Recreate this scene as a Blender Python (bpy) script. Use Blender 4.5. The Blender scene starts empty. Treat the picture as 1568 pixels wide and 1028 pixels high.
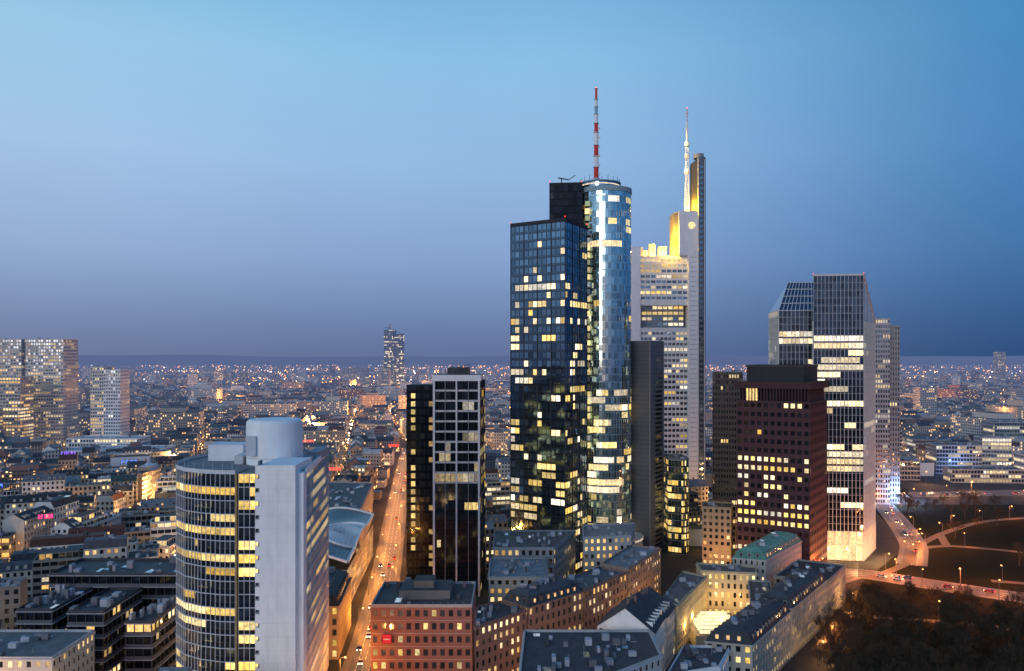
import bpy, math, random
from mathutils import Vector
R = random.Random(11)
sc = bpy.context.scene
COL = bpy.context.scene.collection

# ------------------------------------------------------------------ colours
def lin(r, g, b):
    def f(c):
        c /= 255.0
        return c/12.92 if c <= .04045 else ((c+.055)/1.055)**2.4
    return (f(r), f(g), f(b))

# ------------------------------------------------------------------ materials
class NT:
    def __init__(s, tree):
        s.t = tree; s.l = tree.links
    def n(s, typ, **kw):
        x = s.t.nodes.new(typ)
        for k, v in kw.items(): setattr(x, k, v)
        return x
    def put(s, sock, v):
        if isinstance(v, bpy.types.NodeSocket): s.l.new(v, sock)
        elif isinstance(v, tuple) and len(v) == 3 and sock.type == 'RGBA': sock.default_value = (*v, 1)
        else: sock.default_value = v
    def m(s, op, a, b=0.0, c=None, clamp=False):
        x = s.n('ShaderNodeMath', operation=op); x.use_clamp = clamp
        s.put(x.inputs[0], a); s.put(x.inputs[1], b)
        if c is not None: s.put(x.inputs[2], c)
        return x.outputs[0]
    def mix(s, f, a, b, blend='MIX'):
        x = s.n('ShaderNodeMix', data_type='RGBA', blend_type=blend)
        s.put(x.inputs[0], f); s.put(x.inputs[6], a); s.put(x.inputs[7], b)
        return x.outputs[2]
    def noise(s, vec, scale, detail=3, rough=.5):
        x = s.n('ShaderNodeTexNoise'); s.put(x.inputs['Vector'], vec)
        x.inputs['Scale'].default_value = scale; x.inputs['Detail'].default_value = detail
        x.inputs['Roughness'].default_value = rough
        return x.outputs['Fac']
    def ramp(s, f, stops):
        x = s.n('ShaderNodeValToRGB'); cr = x.color_ramp
        while len(cr.elements) < len(stops): cr.elements.new(.5)
        for e, (p, c) in zip(cr.elements, stops):
            e.position = p; e.color = (*c, 1)
        s.put(x.inputs[0], f)
        return x.outputs[0]

HAZE = lin(90, 106, 148)  # haze painted into every material as emission, growing with distance from the origin
def material(name, build, sample=False):
    m = bpy.data.materials.new(name); m.use_nodes = True
    t = m.node_tree; t.nodes.clear(); N = NT(t)
    geo = N.n('ShaderNodeNewGeometry')
    sh = build(N, geo.outputs['Position'])
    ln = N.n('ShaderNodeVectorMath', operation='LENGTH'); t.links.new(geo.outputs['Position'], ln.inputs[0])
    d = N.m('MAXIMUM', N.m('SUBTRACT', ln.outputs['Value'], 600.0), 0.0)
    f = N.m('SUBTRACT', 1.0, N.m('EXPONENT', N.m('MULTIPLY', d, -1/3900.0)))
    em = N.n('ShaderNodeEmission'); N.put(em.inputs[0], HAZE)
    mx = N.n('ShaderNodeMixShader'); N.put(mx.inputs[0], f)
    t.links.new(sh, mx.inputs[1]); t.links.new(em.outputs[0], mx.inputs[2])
    out = N.n('ShaderNodeOutputMaterial'); t.links.new(mx.outputs[0], out.inputs[0])
    m.cycles.emission_sampling = 'NONE'
    return m
def attr(N):
    a = N.n('ShaderNodeAttribute'); a.attribute_name = 'Col'; return a.outputs['Color']
def principled(N, col, rough=.8, metal=0., spec=.5, normal=None):
    p = N.n('ShaderNodeBsdfPrincipled')
    N.put(p.inputs['Base Color'], col); N.put(p.inputs['Roughness'], rough)
    N.put(p.inputs['Metallic'], metal); N.put(p.inputs['Specular IOR Level'], spec)
    if normal is not None: N.put(p.inputs['Normal'], normal)
    return p.outputs[0]
def scale_col(N, col, f):
    x = N.n('ShaderNodeVectorMath', operation='SCALE'); N.put(x.inputs[0], col); N.put(x.inputs[3], f)
    return x.outputs[0]

def b_wall(N, P):
    mp = N.n('ShaderNodeMapping'); N.put(mp.inputs[0], P); mp.inputs['Scale'].default_value = (1, 1, .25)
    n1 = N.noise(mp.outputs[0], .5, 4, .65)
    return principled(N, scale_col(N, attr(N), N.m('ADD', N.m('MULTIPLY', n1, .4), .8)), .75, 0, .35)
def b_roof(N, P):
    n1 = N.noise(P, .25, 5, .75)
    return principled(N, scale_col(N, attr(N), N.m('ADD', N.m('MULTIPLY', n1, 1.5), .0)), .65, 0, .3)
def b_glass(N, P):
    b = N.n('ShaderNodeBump'); b.inputs['Strength'].default_value = .04; b.inputs['Distance'].default_value = .5
    N.put(b.inputs['Height'], N.noise(P, .35, 1))
    return principled(N, attr(N), .09, .9, .5, b.outputs[0])
def b_lit(N, P):
    n1 = N.noise(P, .9, 3, .6)
    f = N.m('MAXIMUM', N.m('SUBTRACT', N.m('MULTIPLY', n1, 2.2), .2), .15)
    e = N.n('ShaderNodeEmission'); N.put(e.inputs[0], attr(N)); N.put(e.inputs[1], f)
    g = N.n('ShaderNodeBsdfGlossy'); g.inputs['Roughness'].default_value = .08; N.put(g.inputs[0], (.12, .14, .16))
    a = N.n('ShaderNodeAddShader'); N.l.new(e.outputs[0], a.inputs[0]); N.l.new(g.outputs[0], a.inputs[1])
    return a.outputs[0]
def b_lamp(N, P):
    e = N.n('ShaderNodeEmission'); N.put(e.inputs[0], attr(N)); N.put(e.inputs[1], 1.0)
    return e.outputs[0]
def b_far(N, P):
    uv = N.n('ShaderNodeUVMap'); uv.uv_map = 'UVMap'
    s = N.n('ShaderNodeSeparateXYZ'); N.put(s.inputs[0], uv.outputs[0])
    cu = N.m('DIVIDE', s.outputs[0], 2.7); cv = N.m('DIVIDE', s.outputs[1], 3.3)
    fu = N.m('FRACT', cu); fv = N.m('FRACT', cv)
    w = N.m('MULTIPLY', N.m('MULTIPLY', N.m('GREATER_THAN', fu, .25), N.m('LESS_THAN', fu, .75)),
            N.m('MULTIPLY', N.m('GREATER_THAN', fv, .28), N.m('LESS_THAN', fv, .8)))
    cb = N.n('ShaderNodeCombineXYZ'); N.put(cb.inputs[0], N.m('FLOOR', cu)); N.put(cb.inputs[1], N.m('FLOOR', cv))
    wn = N.n('ShaderNodeTexWhiteNoise', noise_dimensions='2D'); N.put(wn.inputs['Vector'], cb.outputs[0])
    dist = N.noise(P, .006, 2)
    ground = N.m('LESS_THAN', s.outputs[1], 3.4)
    thr = N.m('SUBTRACT', N.m('SUBTRACT', 1.12, N.m('MULTIPLY', dist, .6)), N.m('MULTIPLY', ground, .5))
    lit = N.m('MULTIPLY', w, N.m('GREATER_THAN', wn.outputs['Value'], thr))
    n1 = N.noise(P, .4, 3)
    base = scale_col(N, attr(N), N.m('ADD', N.m('MULTIPLY', n1, .8), .5))
    base = N.mix(w, base, (.02, .03, .045))
    b = principled(N, base, N.m('SUBTRACT', .8, N.m('MULTIPLY', w, .65)))
    e = N.n('ShaderNodeEmission'); N.put(e.inputs[0], N.mix(wn.outputs['Color'], (1, .42, .1), (1, .68, .32)))
    N.put(e.inputs[1], N.m('MULTIPLY', lit, N.m('ADD', 1.8, N.m('MULTIPLY', ground, 2.6))))
    a = N.n('ShaderNodeAddShader'); N.l.new(b, a.inputs[0]); N.l.new(e.outputs[0], a.inputs[1])
    return a.outputs[0]
def b_ground(N, P):
    n1 = N.noise(P, .002, 4, .6); n2 = N.noise(P, .06, 4, .7)
    c = N.mix(N.m('MULTIPLY', n1, 1.3, clamp=True), (.03, .034, .036), (.06, .058, .055))
    return principled(N, scale_col(N, c, N.m('ADD', n2, .5)), .85, 0, .2)
def b_grass(N, P):
    n1 = N.noise(P, .05, 4, .7); n2 = N.noise(P, 1.0, 3, .7)
    c = N.mix(n1, (.018, .028, .010), (.034, .026, .016))
    return principled(N, scale_col(N, c, N.m('ADD', n2, .3)), .95, 0, .05)
def b_bark(N, P):
    n1 = N.noise(P, 1.2, 3)
    return principled(N, N.mix(n1, (.035, .027, .02), (.12, .085, .06)), .95, 0, .1)
def b_asphalt(N, P):
    n1 = N.noise(P, .15, 5, .7)
    return principled(N, scale_col(N, (.075, .073, .072), N.m('ADD', N.m('MULTIPLY', n1, 1.3), .3)), .5, 0, .4)

M_WALL, M_ROOF, M_GLASS, M_LIT, M_LAMP, M_FAR, M_GROUND, M_GRASS, M_BARK, M_ASPH = range(10)
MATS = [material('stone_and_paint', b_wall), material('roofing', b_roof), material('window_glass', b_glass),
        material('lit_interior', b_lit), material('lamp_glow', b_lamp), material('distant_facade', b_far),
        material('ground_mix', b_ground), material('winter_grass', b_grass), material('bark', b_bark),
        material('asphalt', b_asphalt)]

# ------------------------------------------------------------------ mesh builder
class MB:
    def __init__(s): s.v = []; s.f = []; s.m = []; s.c = []; s.uv = {}
    def face(s, pts, mat, col=(.5, .5, .5), uv=None):
        i = len(s.v); s.v.extend(pts); s.f.append(tuple(range(i, i+len(pts)))); s.m.append(mat); s.c.append(col)
        if uv: s.uv[len(s.f)-1] = uv
    def prism(s, poly, z0, z1, mat, col, tm=None, tc=None, top=True):
        n = len(poly)
        for i in range(n):
            a = poly[i]; b = poly[(i+1) % n]
            s.face([(a[0], a[1], z0), (b[0], b[1], z0), (b[0], b[1], z1), (a[0], a[1], z1)], mat, col)
        if top: s.face([(p[0], p[1], z1) for p in poly], mat if tm is None else tm, col if tc is None else tc)
    def box(s, x0, x1, y0, y1, z0, z1, mat, col, tm=None, tc=None):
        s.prism([(x0, y0), (x1, y0), (x1, y1), (x0, y1)], z0, z1, mat, col, tm, tc)
    def cyl(s, cx, cy, r0, r1, z0, z1, n, mat, col, top=True):
        for i in range(n):
            a = 2*math.pi*i/n; b = 2*math.pi*(i+1)/n
            s.face([(cx+r0*math.cos(a), cy+r0*math.sin(a), z0), (cx+r0*math.cos(b), cy+r0*math.sin(b), z0),
                    (cx+r1*math.cos(b), cy+r1*math.sin(b), z1), (cx+r1*math.cos(a), cy+r1*math.sin(a), z1)], mat, col)
        if top and r1 > .05: s.face([(cx+r1*math.cos(2*math.pi*i/n), cy+r1*math.sin(2*math.pi*i/n), z1) for i in range(n)], mat, col)
    def octa(s, x, y, z, r, mat, col):
        p = [(x+r, y, z), (x, y+r, z), (x-r, y, z), (x, y-r, z)]
        for i in range(4):
            a = p[i]; b = p[(i+1) % 4]
            s.face([a, b, (x, y, z+r)], mat, col); s.face([b, a, (x, y, z-r)], mat, col)
    def bar(s, a, b, r, mat, col):
        a = Vector(a); b = Vector(b); d = (b-a).normalized()
        u = d.cross(Vector((0, 0, 1)))
        if u.length < .01: u = Vector((1, 0, 0))
        u = u.normalized()*r; w = d.cross(u).normalized()*r
        o = [u+w, w-u, -u-w, u-w]
        for i in range(4):
            k = (i+1) % 4
            s.face([tuple(a+o[i]), tuple(a+o[k]), tuple(b+o[k]), tuple(b+o[i])], mat, col)
    def wallbox(s, p0, p1, z0, z1, d, mat, col, s0=None, s1=None):
        dx, dy = p1[0]-p0[0], p1[1]-p0[1]; L = math.hypot(dx, dy); tx, ty = dx/L, dy/L; nx, ny = ty, -tx
        if s0 is None: s0, s1 = 0, L
        a = (p0[0]+tx*s0, p0[1]+ty*s0); b = (p0[0]+tx*s1, p0[1]+ty*s1)
        ao = (a[0]+nx*d, a[1]+ny*d); bo = (b[0]+nx*d, b[1]+ny*d)
        s.face([(*ao, z0), (*bo, z0), (*bo, z1), (*ao, z1)], mat, col)
        s.face([(*a, z0), (*ao, z0), (*ao, z1), (*a, z1)], mat, col)
        s.face([(*bo, z0), (*b, z0), (*b, z1), (*bo, z1)], mat, col)
        s.face([(*ao, z1), (*bo, z1), (*b, z1), (*a, z1)], mat, col)
        s.face([(*a, z0), (*b, z0), (*bo, z0), (*ao, z0)], mat, col)
    def mesh(s, name, org):
        me = bpy.data.meshes.new(name)
        ox, oy, oz = org
        me.from_pydata([(x-ox, y-oy, z-oz) for x, y, z in s.v], [], s.f)
        used = sorted(set(s.m)); mp = {k: i for i, k in enumerate(used)}
        for k in used: me.materials.append(MATS[k])
        me.polygons.foreach_set('material_index', [mp[k] for k in s.m])
        a = me.attributes.new('Col', 'FLOAT_COLOR', 'FACE')
        fl = []
        for c in s.c: fl.extend((c[0], c[1], c[2], 1.0))
        a.data.foreach_set('color', fl)
        if s.uv:
            l = me.uv_layers.new(name='UVMap'); buf = []
            for i, f in enumerate(s.f):
                u = s.uv.get(i)
                if u:
                    for q in u: buf.extend(q)
                else: buf.extend([0.0]*(2*len(f)))
            l.data.foreach_set('uv', buf)
        me.update()
        return me
    def build(s, name, org=None):
        if not s.f: return None
        if org is None:
            n = len(s.v); org = (sum(p[0] for p in s.v)/n, sum(p[1] for p in s.v)/n, 0)
        ob = bpy.data.objects.new(name, s.mesh(name, org)); ob.location = org; COL.objects.link(ob)
        return ob

WARM = [(1, .62, .22), (1, .68, .30), (1, .76, .42), (1, .56, .15)]
YEL = [(1, .66, .18), (1, .72, .26), (1, .78, .36), (1, .6, .12)]
PALE = [(1, .82, .55), (1, .78, .45), (1, .9, .72), (1, .74, .38)]
def sc3(c, k): return (c[0]*k, c[1]*k, c[2]*k)
def litmat(nr, nc, p, stay=.6, cols=WARM, lo=.5, hi=1.8, rows=None, seed=None, prof=None):
    g = random.Random(seed if seed is not None else R.random())
    M = []
    for r in range(nr):
        pr = p*g.uniform(.3, 1.7)
        if prof: pr *= prof(r/nr)
        if rows and r in rows: pr = rows[r]
        row = []; on = False; col = None; k = 1
        for c in range(nc):
            if c == 0 or g.random() > stay:
                on = g.random() < pr; col = g.choice(cols); k = g.uniform(lo, hi)
            row.append(sc3(col, k*g.uniform(.8, 1.2)) if on else None)
        M.append(row)
    return lambda r, c: M[r][c]

def facade(mb, p0, p1, z0, z1, nc, nr, px=.4, lo=.9, hi=.3, d=.2, wc=(.4, .4, .4), wm=M_WALL, scol=None, sm=None,
           lit=None, gc=(.1, .14, .18), fin=None, ledge=None, tilt=.012):
    dx, dy = p1[0]-p0[0], p1[1]-p0[1]; L = math.hypot(dx, dy)
    if L < .01: return
    tx, ty = dx/L, dy/L; nx, ny = ty, -tx
    nc = max(1, int(nc)); nr = max(1, int(nr))
    def P(s, z, o=0): return (p0[0]+tx*s+nx*o, p0[1]+ty*s+ny*o, z)
    cw = L/nc; rh = (z1-z0)/nr
    sm = wm if sm is None else sm; scol = wc if scol is None else scol
    zp = z0
    for r in range(nr):
        zb = z0+r*rh+lo; zt = z0+(r+1)*rh-hi
        mb.face([P(0, zp), P(L, zp), P(L, zb), P(0, zb)], sm, scol); zp = zt
        for c in range(nc+1):
            a = max(0, c*cw-px/2); b = min(L, c*cw+px/2)
            mb.face([P(a, zb), P(b, zb), P(b, zt), P(a, zt)], wm, wc)
        for c in range(nc):
            a = c*cw+px/2; b = (c+1)*cw-px/2
            e = lit(r, c) if lit else None
            t1 = R.uniform(-tilt, tilt)*cw; t2 = R.uniform(-tilt, tilt)*cw
            q = [P(a, zb, -d+t1), P(b, zb, -d+t2), P(b, zt, -d-t1), P(a, zt, -d-t2)]
            if e: mb.face(q, M_LIT, e)
            else:
                k = R.uniform(.65, 1.35); mb.face(q, M_GLASS, sc3(gc, k))
            if d > .12:
                mb.face([P(a, zb), P(b, zb), P(b, zb, -d), P(a, zb, -d)], wm, wc)
                mb.face([P(a, zb), P(a, zb, -d), P(a, zt, -d), P(a, zt)], wm, wc)
                mb.face([P(b, zb, -d), P(b, zb), P(b, zt), P(b, zt, -d)], wm, wc)
                mb.face([P(a, zt, -d), P(b, zt, -d), P(b, zt), P(a, zt)], wm, wc)
    mb.face([P(0, zp), P(L, zp), P(L, z1), P(0, z1)], sm, scol)
    if fin:
        w, dd, fc, k = fin
        for c in range(0, nc+1, k):
            mb.wallbox(p0, p1, z0, z1, dd, M_WALL, fc, max(0, c*cw-w/2), min(L, c*cw+w/2))
    if ledge:
        h, dd, lc, k = ledge
        for r in range(0, nr+1, k):
            mb.wallbox(p0, p1, z0+r*rh-h/2, z0+r*rh+h/2, dd, M_WALL, lc)

def roof_kit(mb, poly, z, n, g=None, col=(.16, .16, .18), hmax=3.0):
    g = g or R
    cx = sum(p[0] for p in poly)/len(poly); cy = sum(p[1] for p in poly)/len(poly)
    for i in range(n):
        a = g.choice(poly); t = g.uniform(.15, .7); b = g.choice(poly); t2 = g.uniform(0, .4)
        x = cx+(a[0]-cx)*t+(b[0]-cx)*t2*.6; y = cy+(a[1]-cy)*t+(b[1]-cy)*t2*.6
        w = g.uniform(.6, 2.6); l = g.uniform(.6, 3.2); h = g.uniform(.5, hmax)
        k = g.uniform(.4, 3.4); q = g.random()
        if q < .2: mb.cyl(x, y, .6, .6, z, z+h*.8, 10, M_WALL, sc3(col, k))
        elif q < .3: mb.bar((x, y, z), (x, y, z+h*1.8), .07, M_WALL, (.3, .3, .3))
        elif q < .42:
            mb.face([(x-w/2, y-l, z+.3), (x+w/2, y-l, z+.3), (x+w/2, y+l, z+.5), (x-w/2, y+l, z+.5)], M_GLASS if g.random() < .7 else M_LIT, (.4, .5, .6))
            mb.box(x-w/2, x+w/2, y-l, y+l, z, z+.28, M_WALL, (.3, .3, .3))
        else: mb.box(x-w/2, x+w/2, y-l/2, y+l/2, z, z+h, M_WALL, sc3(col, k))
def parapet(mb, poly, z, h=1.0, w=.35, col=(.3, .3, .32)):
    n = len(poly)
    cx = sum(p[0] for p in poly)/n; cy = sum(p[1] for p in poly)/n
    def ins(p):
        dx, dy = cx-p[0], cy-p[1]; L = math.hypot(dx, dy); k = w*1.4/L
        return (p[0]+dx*k, p[1]+dy*k)
    q = [ins(p) for p in poly]
    for i in range(n):
        a, b = poly[i], poly[(i+1) % n]; c, e = q[(i+1) % n], q[i]
        mb.face([(*a, z), (*b, z), (*b, z+h), (*a, z+h)], M_WALL, col)
        mb.face([(*c, z), (*e, z), (*e, z+h), (*c, z+h)], M_WALL, col)
        mb.face([(*a, z+h), (*b, z+h), (*c, z+h), (*e, z+h)], M_WALL, col)
def cap(mb, poly, z, col=(.1, .1, .11), kit=8, pc=(.3, .3, .32), ph=1.0, hmax=3.0):
    mb.face([(p[0], p[1], z) for p in poly], M_ROOF, col)
    if ph: parapet(mb, poly, z, ph, col=pc)
    roof_kit(mb, poly, z, kit, hmax=hmax)

EXCL = []   # footprints of individually built places
def tower(name, poly, h, pitch=3.6, cw=1.8, p=.2, stay=.6, cols=WARM, z0=0, kit=8, ph=1.0, rc=(.1, .1, .11), pc=None,
          finish=True, mb=None, lo_=.5, hi_=1.8, prof=None, **kw):
    own = mb is None
    if own: mb = MB()
    nr = max(1, round((h-z0)/pitch)); n = len(poly)
    for i in range(n):
        a, b = poly[i], poly[(i+1) % n]; L = math.hypot(a[0]-b[0], a[1]-b[1]); nc = max(1, round(L/cw))
        facade(mb, a, b, z0, h, nc, nr, lit=litmat(nr, nc, p, stay, cols, lo_, hi_, prof=prof), **kw)
    cap(mb, poly, h, rc, kit, pc or kw.get('wc', (.3, .3, .3)), ph)
    EXCL.append(poly)
    return mb.build(name) if own and finish else mb
def child_light(ob, name, x, y, z, e, col, r=.4):
    l = bpy.data.lights.new(name, 'POINT'); l.energy = e; l.color = col; l.shadow_soft_size = r
    o = bpy.data.objects.new(name, l); COL.objects.link(o); o.parent = ob; o.location = (x-ob.location.x, y-ob.location.y, z)

# ================================================================== HERO BUILDINGS
# ---- round glass tower with white shaft (foreground left)
def round_tower():
    mb = MB(); H = 75.4; W = (.66, .66, .7)
    pts = [(-100, 275), (-103, 262), (-102.2, 250), (-99, 241), (-94, 235), (-88, 231.3), (-82, 229.4), (-77.6, 229)]
    nr = 20
    tot = sum(max(1, round(math.dist(pts[i], pts[i+1])/1.55)) for i in range(len(pts)-1))
    LM = litmat(nr, tot, .52, .85, YEL, .6, 2.0, seed=5); off = 0
    for i in range(len(pts)-1):
        nc = max(1, round(math.dist(pts[i], pts[i+1])/1.55))
        facade(mb, pts[i], pts[i+1], 0, H, nc, nr, px=.1, lo=1.6, hi=.15, d=.1, wc=W, scol=(.09, .12, .17), sm=M_GLASS,
               lit=(lambda o: (lambda r, c: LM(r, c+o)))(off), gc=(.14, .19, .25), fin=(.13, .18, W, 1), ledge=(.18, .3, W, 1))
        off += nc
    mb.box(-77.6, -76.9, 230.5, 240, 0, H, M_WALL, (.03, .03, .04))
    facade(mb, (-76.9, 229.6), (-70.6, 229.6), 0, H, 4, nr, px=.1, lo=1.2, hi=.15, d=.1, wc=W, scol=(.09, .12, .17), sm=M_GLASS,
           lit=litmat(nr, 4, .75, .7, YEL, .8, 2.2, seed=9), gc=(.14, .19, .25), fin=(.13, .18, W, 1), ledge=(.18, .3, W, 1))
    WS = (.94, .94, .95)
    mb.box(-70.4, -60.4, 227.5, 246, 0, H+2.6, M_WALL, WS)
    for r in range(21):
        z = r*3.77
        mb.box(-71.6, -70.4, 227.6, 231, z, z+2.5, M_WALL, WS)
        mb.box(-70.9, -70.4, 227.9, 230.5, z+2.5, z+3.77, M_WALL, (.2, .2, .24))
        mb.box(-70.35, -60.45, 227.47, 227.5, z, z+.04, M_WALL, (.7, .7, .74))
    for x in (-68.0, -65.4, -62.8): mb.box(x, x+.04, 227.46, 227.5, 0, H+2.5, M_WALL, (.7, .7, .74))
    mb.box(-60.4, -58.6, 229.5, 233, 0, H+.2, M_WALL, WS)
    a, b = (-59.2, 233), (-64.6, 287)
    nc = 26
    facade(mb, a, b, 0, H, nc, nr, px=.12, lo=1.4, hi=.2, d=.12, wc=W, scol=(.12, .16, .21), sm=M_GLASS,
           lit=litmat(nr, nc, .3, .8, YEL, .5, 1.6, seed=3), gc=(.18, .24, .3), fin=(.13, .2, W, 1), ledge=(.18, .25, W, 1))
    mb.wallbox(a, b, H-.9, H+.9, .4, M_WALL, WS)
    mb.prism([(-64.6, 287), (-100, 275), (-99.9, 274.5), (-64.6, 286.5)], 0, H, M_WALL, W)
    roofp = pts + [(-70.4, 229), (-60.4, 229), (-59.2, 233), (-64.6, 287)]
    mb.face([(p[0], p[1], H) for p in roofp], M_ROOF, (.25, .25, .28))
    for i in range(len(pts)-1): mb.wallbox(pts[i], pts[i+1], H, H+1.0, .15, M_WALL, W)
    # drum with rounded shoulder
    DW = (.94, .94, .95); cx, cy = -73.8, 254
    mb.cyl(cx, cy, 8.5, 8.5, H, 87.6, 48, M_WALL, DW, top=False)
    for k in range(6):
        t0 = math.pi/2*k/6; t1 = math.pi/2*(k+1)/6
        mb.cyl(cx, cy, 7.1+1.4*math.cos(t0), 7.1+1.4*math.cos(t1), 87.6+1.4*math.sin(t0), 87.6+1.4*math.sin(t1), 48, M_WALL, DW, top=(k == 5))
    mb.cyl(cx, cy, 8.6, 8.6, H+2, H+2.25, 48, M_WALL, (.65, .65, .7), top=False)
    mb.box(-80, -77, 245.2, 246.2, H+3, H+9, M_WALL, (.6, .6, .65))
    mb.box(-96, -85, 258, 268, H, H+5.0, M_WALL, (.8, .8, .85))
    mb.box(-85, -82.5, 250, 262, H, H+2.6, M_WALL, (.55, .55, .6))
    mb.box(-66, -62, 262, 278, H, H+2.4, M_WALL, (.35, .35, .4))
    for k in range(7): mb.bar((-99+k*3.2, 240-k*1.2, H), (-99+k*3.2, 240-k*1.2, H+2.4), .05, M_WALL, (.5, .5, .5))
    mb.bar((-64, 236, H), (-64, 236, H+6), .08, M_WALL, (.6, .6, .6)); mb.bar((-66, 240, H), (-62, 240, H+2), .08, M_WALL, (.6, .6, .6))
    for k in range(8):
        mb.box(-66.5+R.uniform(-1, 3), -65+R.uniform(0, 3), 245+k*4, 246.5+k*4, H, H+R.uniform(.5, 1.8), M_WALL, (.4, .4, .44))
    mb.build('round_glass_office_tower')
    EXCL.append([(-106, 222), (-56, 222), (-60, 292), (-104, 285)])
round_tower()

# ---- white-framed office tower
def frame_tower():
    mb = MB(); W = (.62, .62, .65)
    A, B, C, D = (-35.8, 370), (-14.5, 370), (-13, 396), (-34, 396)
    zs = 51.0; nr2 = 10; nr1 = 12
    K = (.035, .035, .042)
    facade(mb, A, B, zs, 97.5, 8, nr2, px=.15, lo=.7, hi=.15, d=.9, wc=K, scol=(.5, .5, .53),
           lit=litmat(nr2, 8, .14, .5, PALE, .15, .6, rows={0: .9}, seed=4), gc=(.05, .065, .085))
    facade(mb, A, B, 0, zs, 12, nr1, px=.1, lo=.8, hi=.1, d=.2, wc=(.03, .03, .035), scol=(.05, .065, .09), sm=M_GLASS,
           lit=litmat(nr1, 12, .06, .6, YEL, .3, .9, seed=8), gc=(.07, .1, .13))
    for s0, s1 in ((0, .9), (10.3, 11.0), (20.4, 21.3)): mb.wallbox(A, B, 0, 98.6, .7, M_WALL, W, s0, s1)
    for s in (5.4, 15.9): mb.wallbox(A, B, 0, 97.5, .3, M_WALL, (.25, .25, .28), s, s+.25)
    mb.box(-36.2, -14.1, 369.2, 396.4, 97.5, 100.2, M_WALL, (.75, .75, .78), M_ROOF, (.14, .14, .15))
    nr = 22
    for a, b in ((B, C), (C, D), (D, A)):
        facade(mb, a, b, 0, 97.5, 9, nr, px=.12, lo=1, hi=.2, d=.2, wc=(.06, .06, .07), gc=(.07, .1, .13), lit=litmat(nr, 9, .15, .6, YEL))
    a, b = (-48.5, 375), (-36.2, 375)
    facade(mb, a, b, 0, 95.5, 6, 26, px=.15, lo=1.2, hi=.2, d=.15, wc=(.025, .025, .03), gc=(.05, .065, .085), scol=(.03, .04, .05), sm=M_GLASS,
           lit=lambda r, c: sc3((1, .7, .25), R.uniform(.3, 1.3)) if (c == 1 and R.random() < .75 and r > 4) else (sc3((1, .6, .2), .4) if c == 5 and R.random() < .45 else None))
    facade(mb, (-47.5, 392), a, 0, 95.5, 6, 26, px=.15, lo=1.2, hi=.2, d=.15, wc=(.03, .03, .035), gc=(.06, .08, .1), lit=litmat(26, 6, .1))
    mb.face([(-48.5, 375, 95.5), (-36.2, 375, 95.5), (-36.2, 392, 95.5), (-47.5, 392, 95.5)], M_ROOF, (.08, .08, .09))
    mb.prism([(-36.2, 391.9), (-36.2, 392), (-47.5, 392), (-47.5, 391.9)], 0, 95.5, M_WALL, (.04, .04, .05))
    mb.box(-30, -20, 378, 390, 100.2, 103.5, M_WALL, (.07, .07, .08))
    for i in range(7): mb.bar((-33+i*2.6, 374, 100), (-33+i*2.6, 374, 102+R.uniform(0, 2)), .12, M_WALL, (.1, .1, .1))
    mb.bar((-27, 373, 103), (-19, 373, 105), .2, M_WALL, (.1, .1, .1)); mb.bar((-27, 373, 100), (-27, 373, 104), .2, M_WALL, (.1, .1, .1))
    mb.build('white_framed_office_tower'); EXCL.append([(-49, 366), (-12, 366), (-12, 398), (-49, 398)])
frame_tower()

# ---- dark glass tower
def dark_tower():
    mb = MB(); A, B, C = (26, 400), (-.7, 418), (39, 424); D = (12.3, 442); H = 175
    nr = 41
    def prof(t): return 1.1 if t < .45 else (.75 if t < .66 else (1.7 if t < .86 else .25))
    fr = (.03, .035, .045)
    for a, b, nc, p in ((B, A, 12, .2), (A, C, 9, .2), (C, D, 12, .2), (D, B, 9, .2)):
        facade(mb, a, b, 0, H, nc, nr, px=.22, lo=1.15, hi=.25, d=.14, wc=fr, scol=(.10, .15, .2), sm=M_GLASS,
               lit=litmat(nr, nc, p, .4, YEL+PALE, .6, 1.9, prof=prof, seed=31+nc), gc=(.17, .27, .36), fin=(.3, .22, (.05, .055, .07), 3), ledge=(.12, .12, (.05, .05, .06), 1), tilt=.016)
    mb.wallbox(B, A, H-.2, H+1.6, .35, M_WALL, (.03, .03, .04)); mb.wallbox(A, C, H-.2, H+1.6, .35, M_WALL, (.03, .03, .04))
    cap(mb, [A, C, D, B], H, (.05, .05, .06), 8, (.03, .03, .04), 1.6)
    for p in (A, B, C): mb.octa(p[0], p[1], H+2.3, .35, M_LAMP, (3, .1, .05)); mb.bar((p[0], p[1], H), (p[0], p[1], H+2), .1, M_WALL, (.1, .1, .1))
    mb.build('dark_glass_skyscraper'); EXCL.append([A, C, D, B])
dark_tower()

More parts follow.
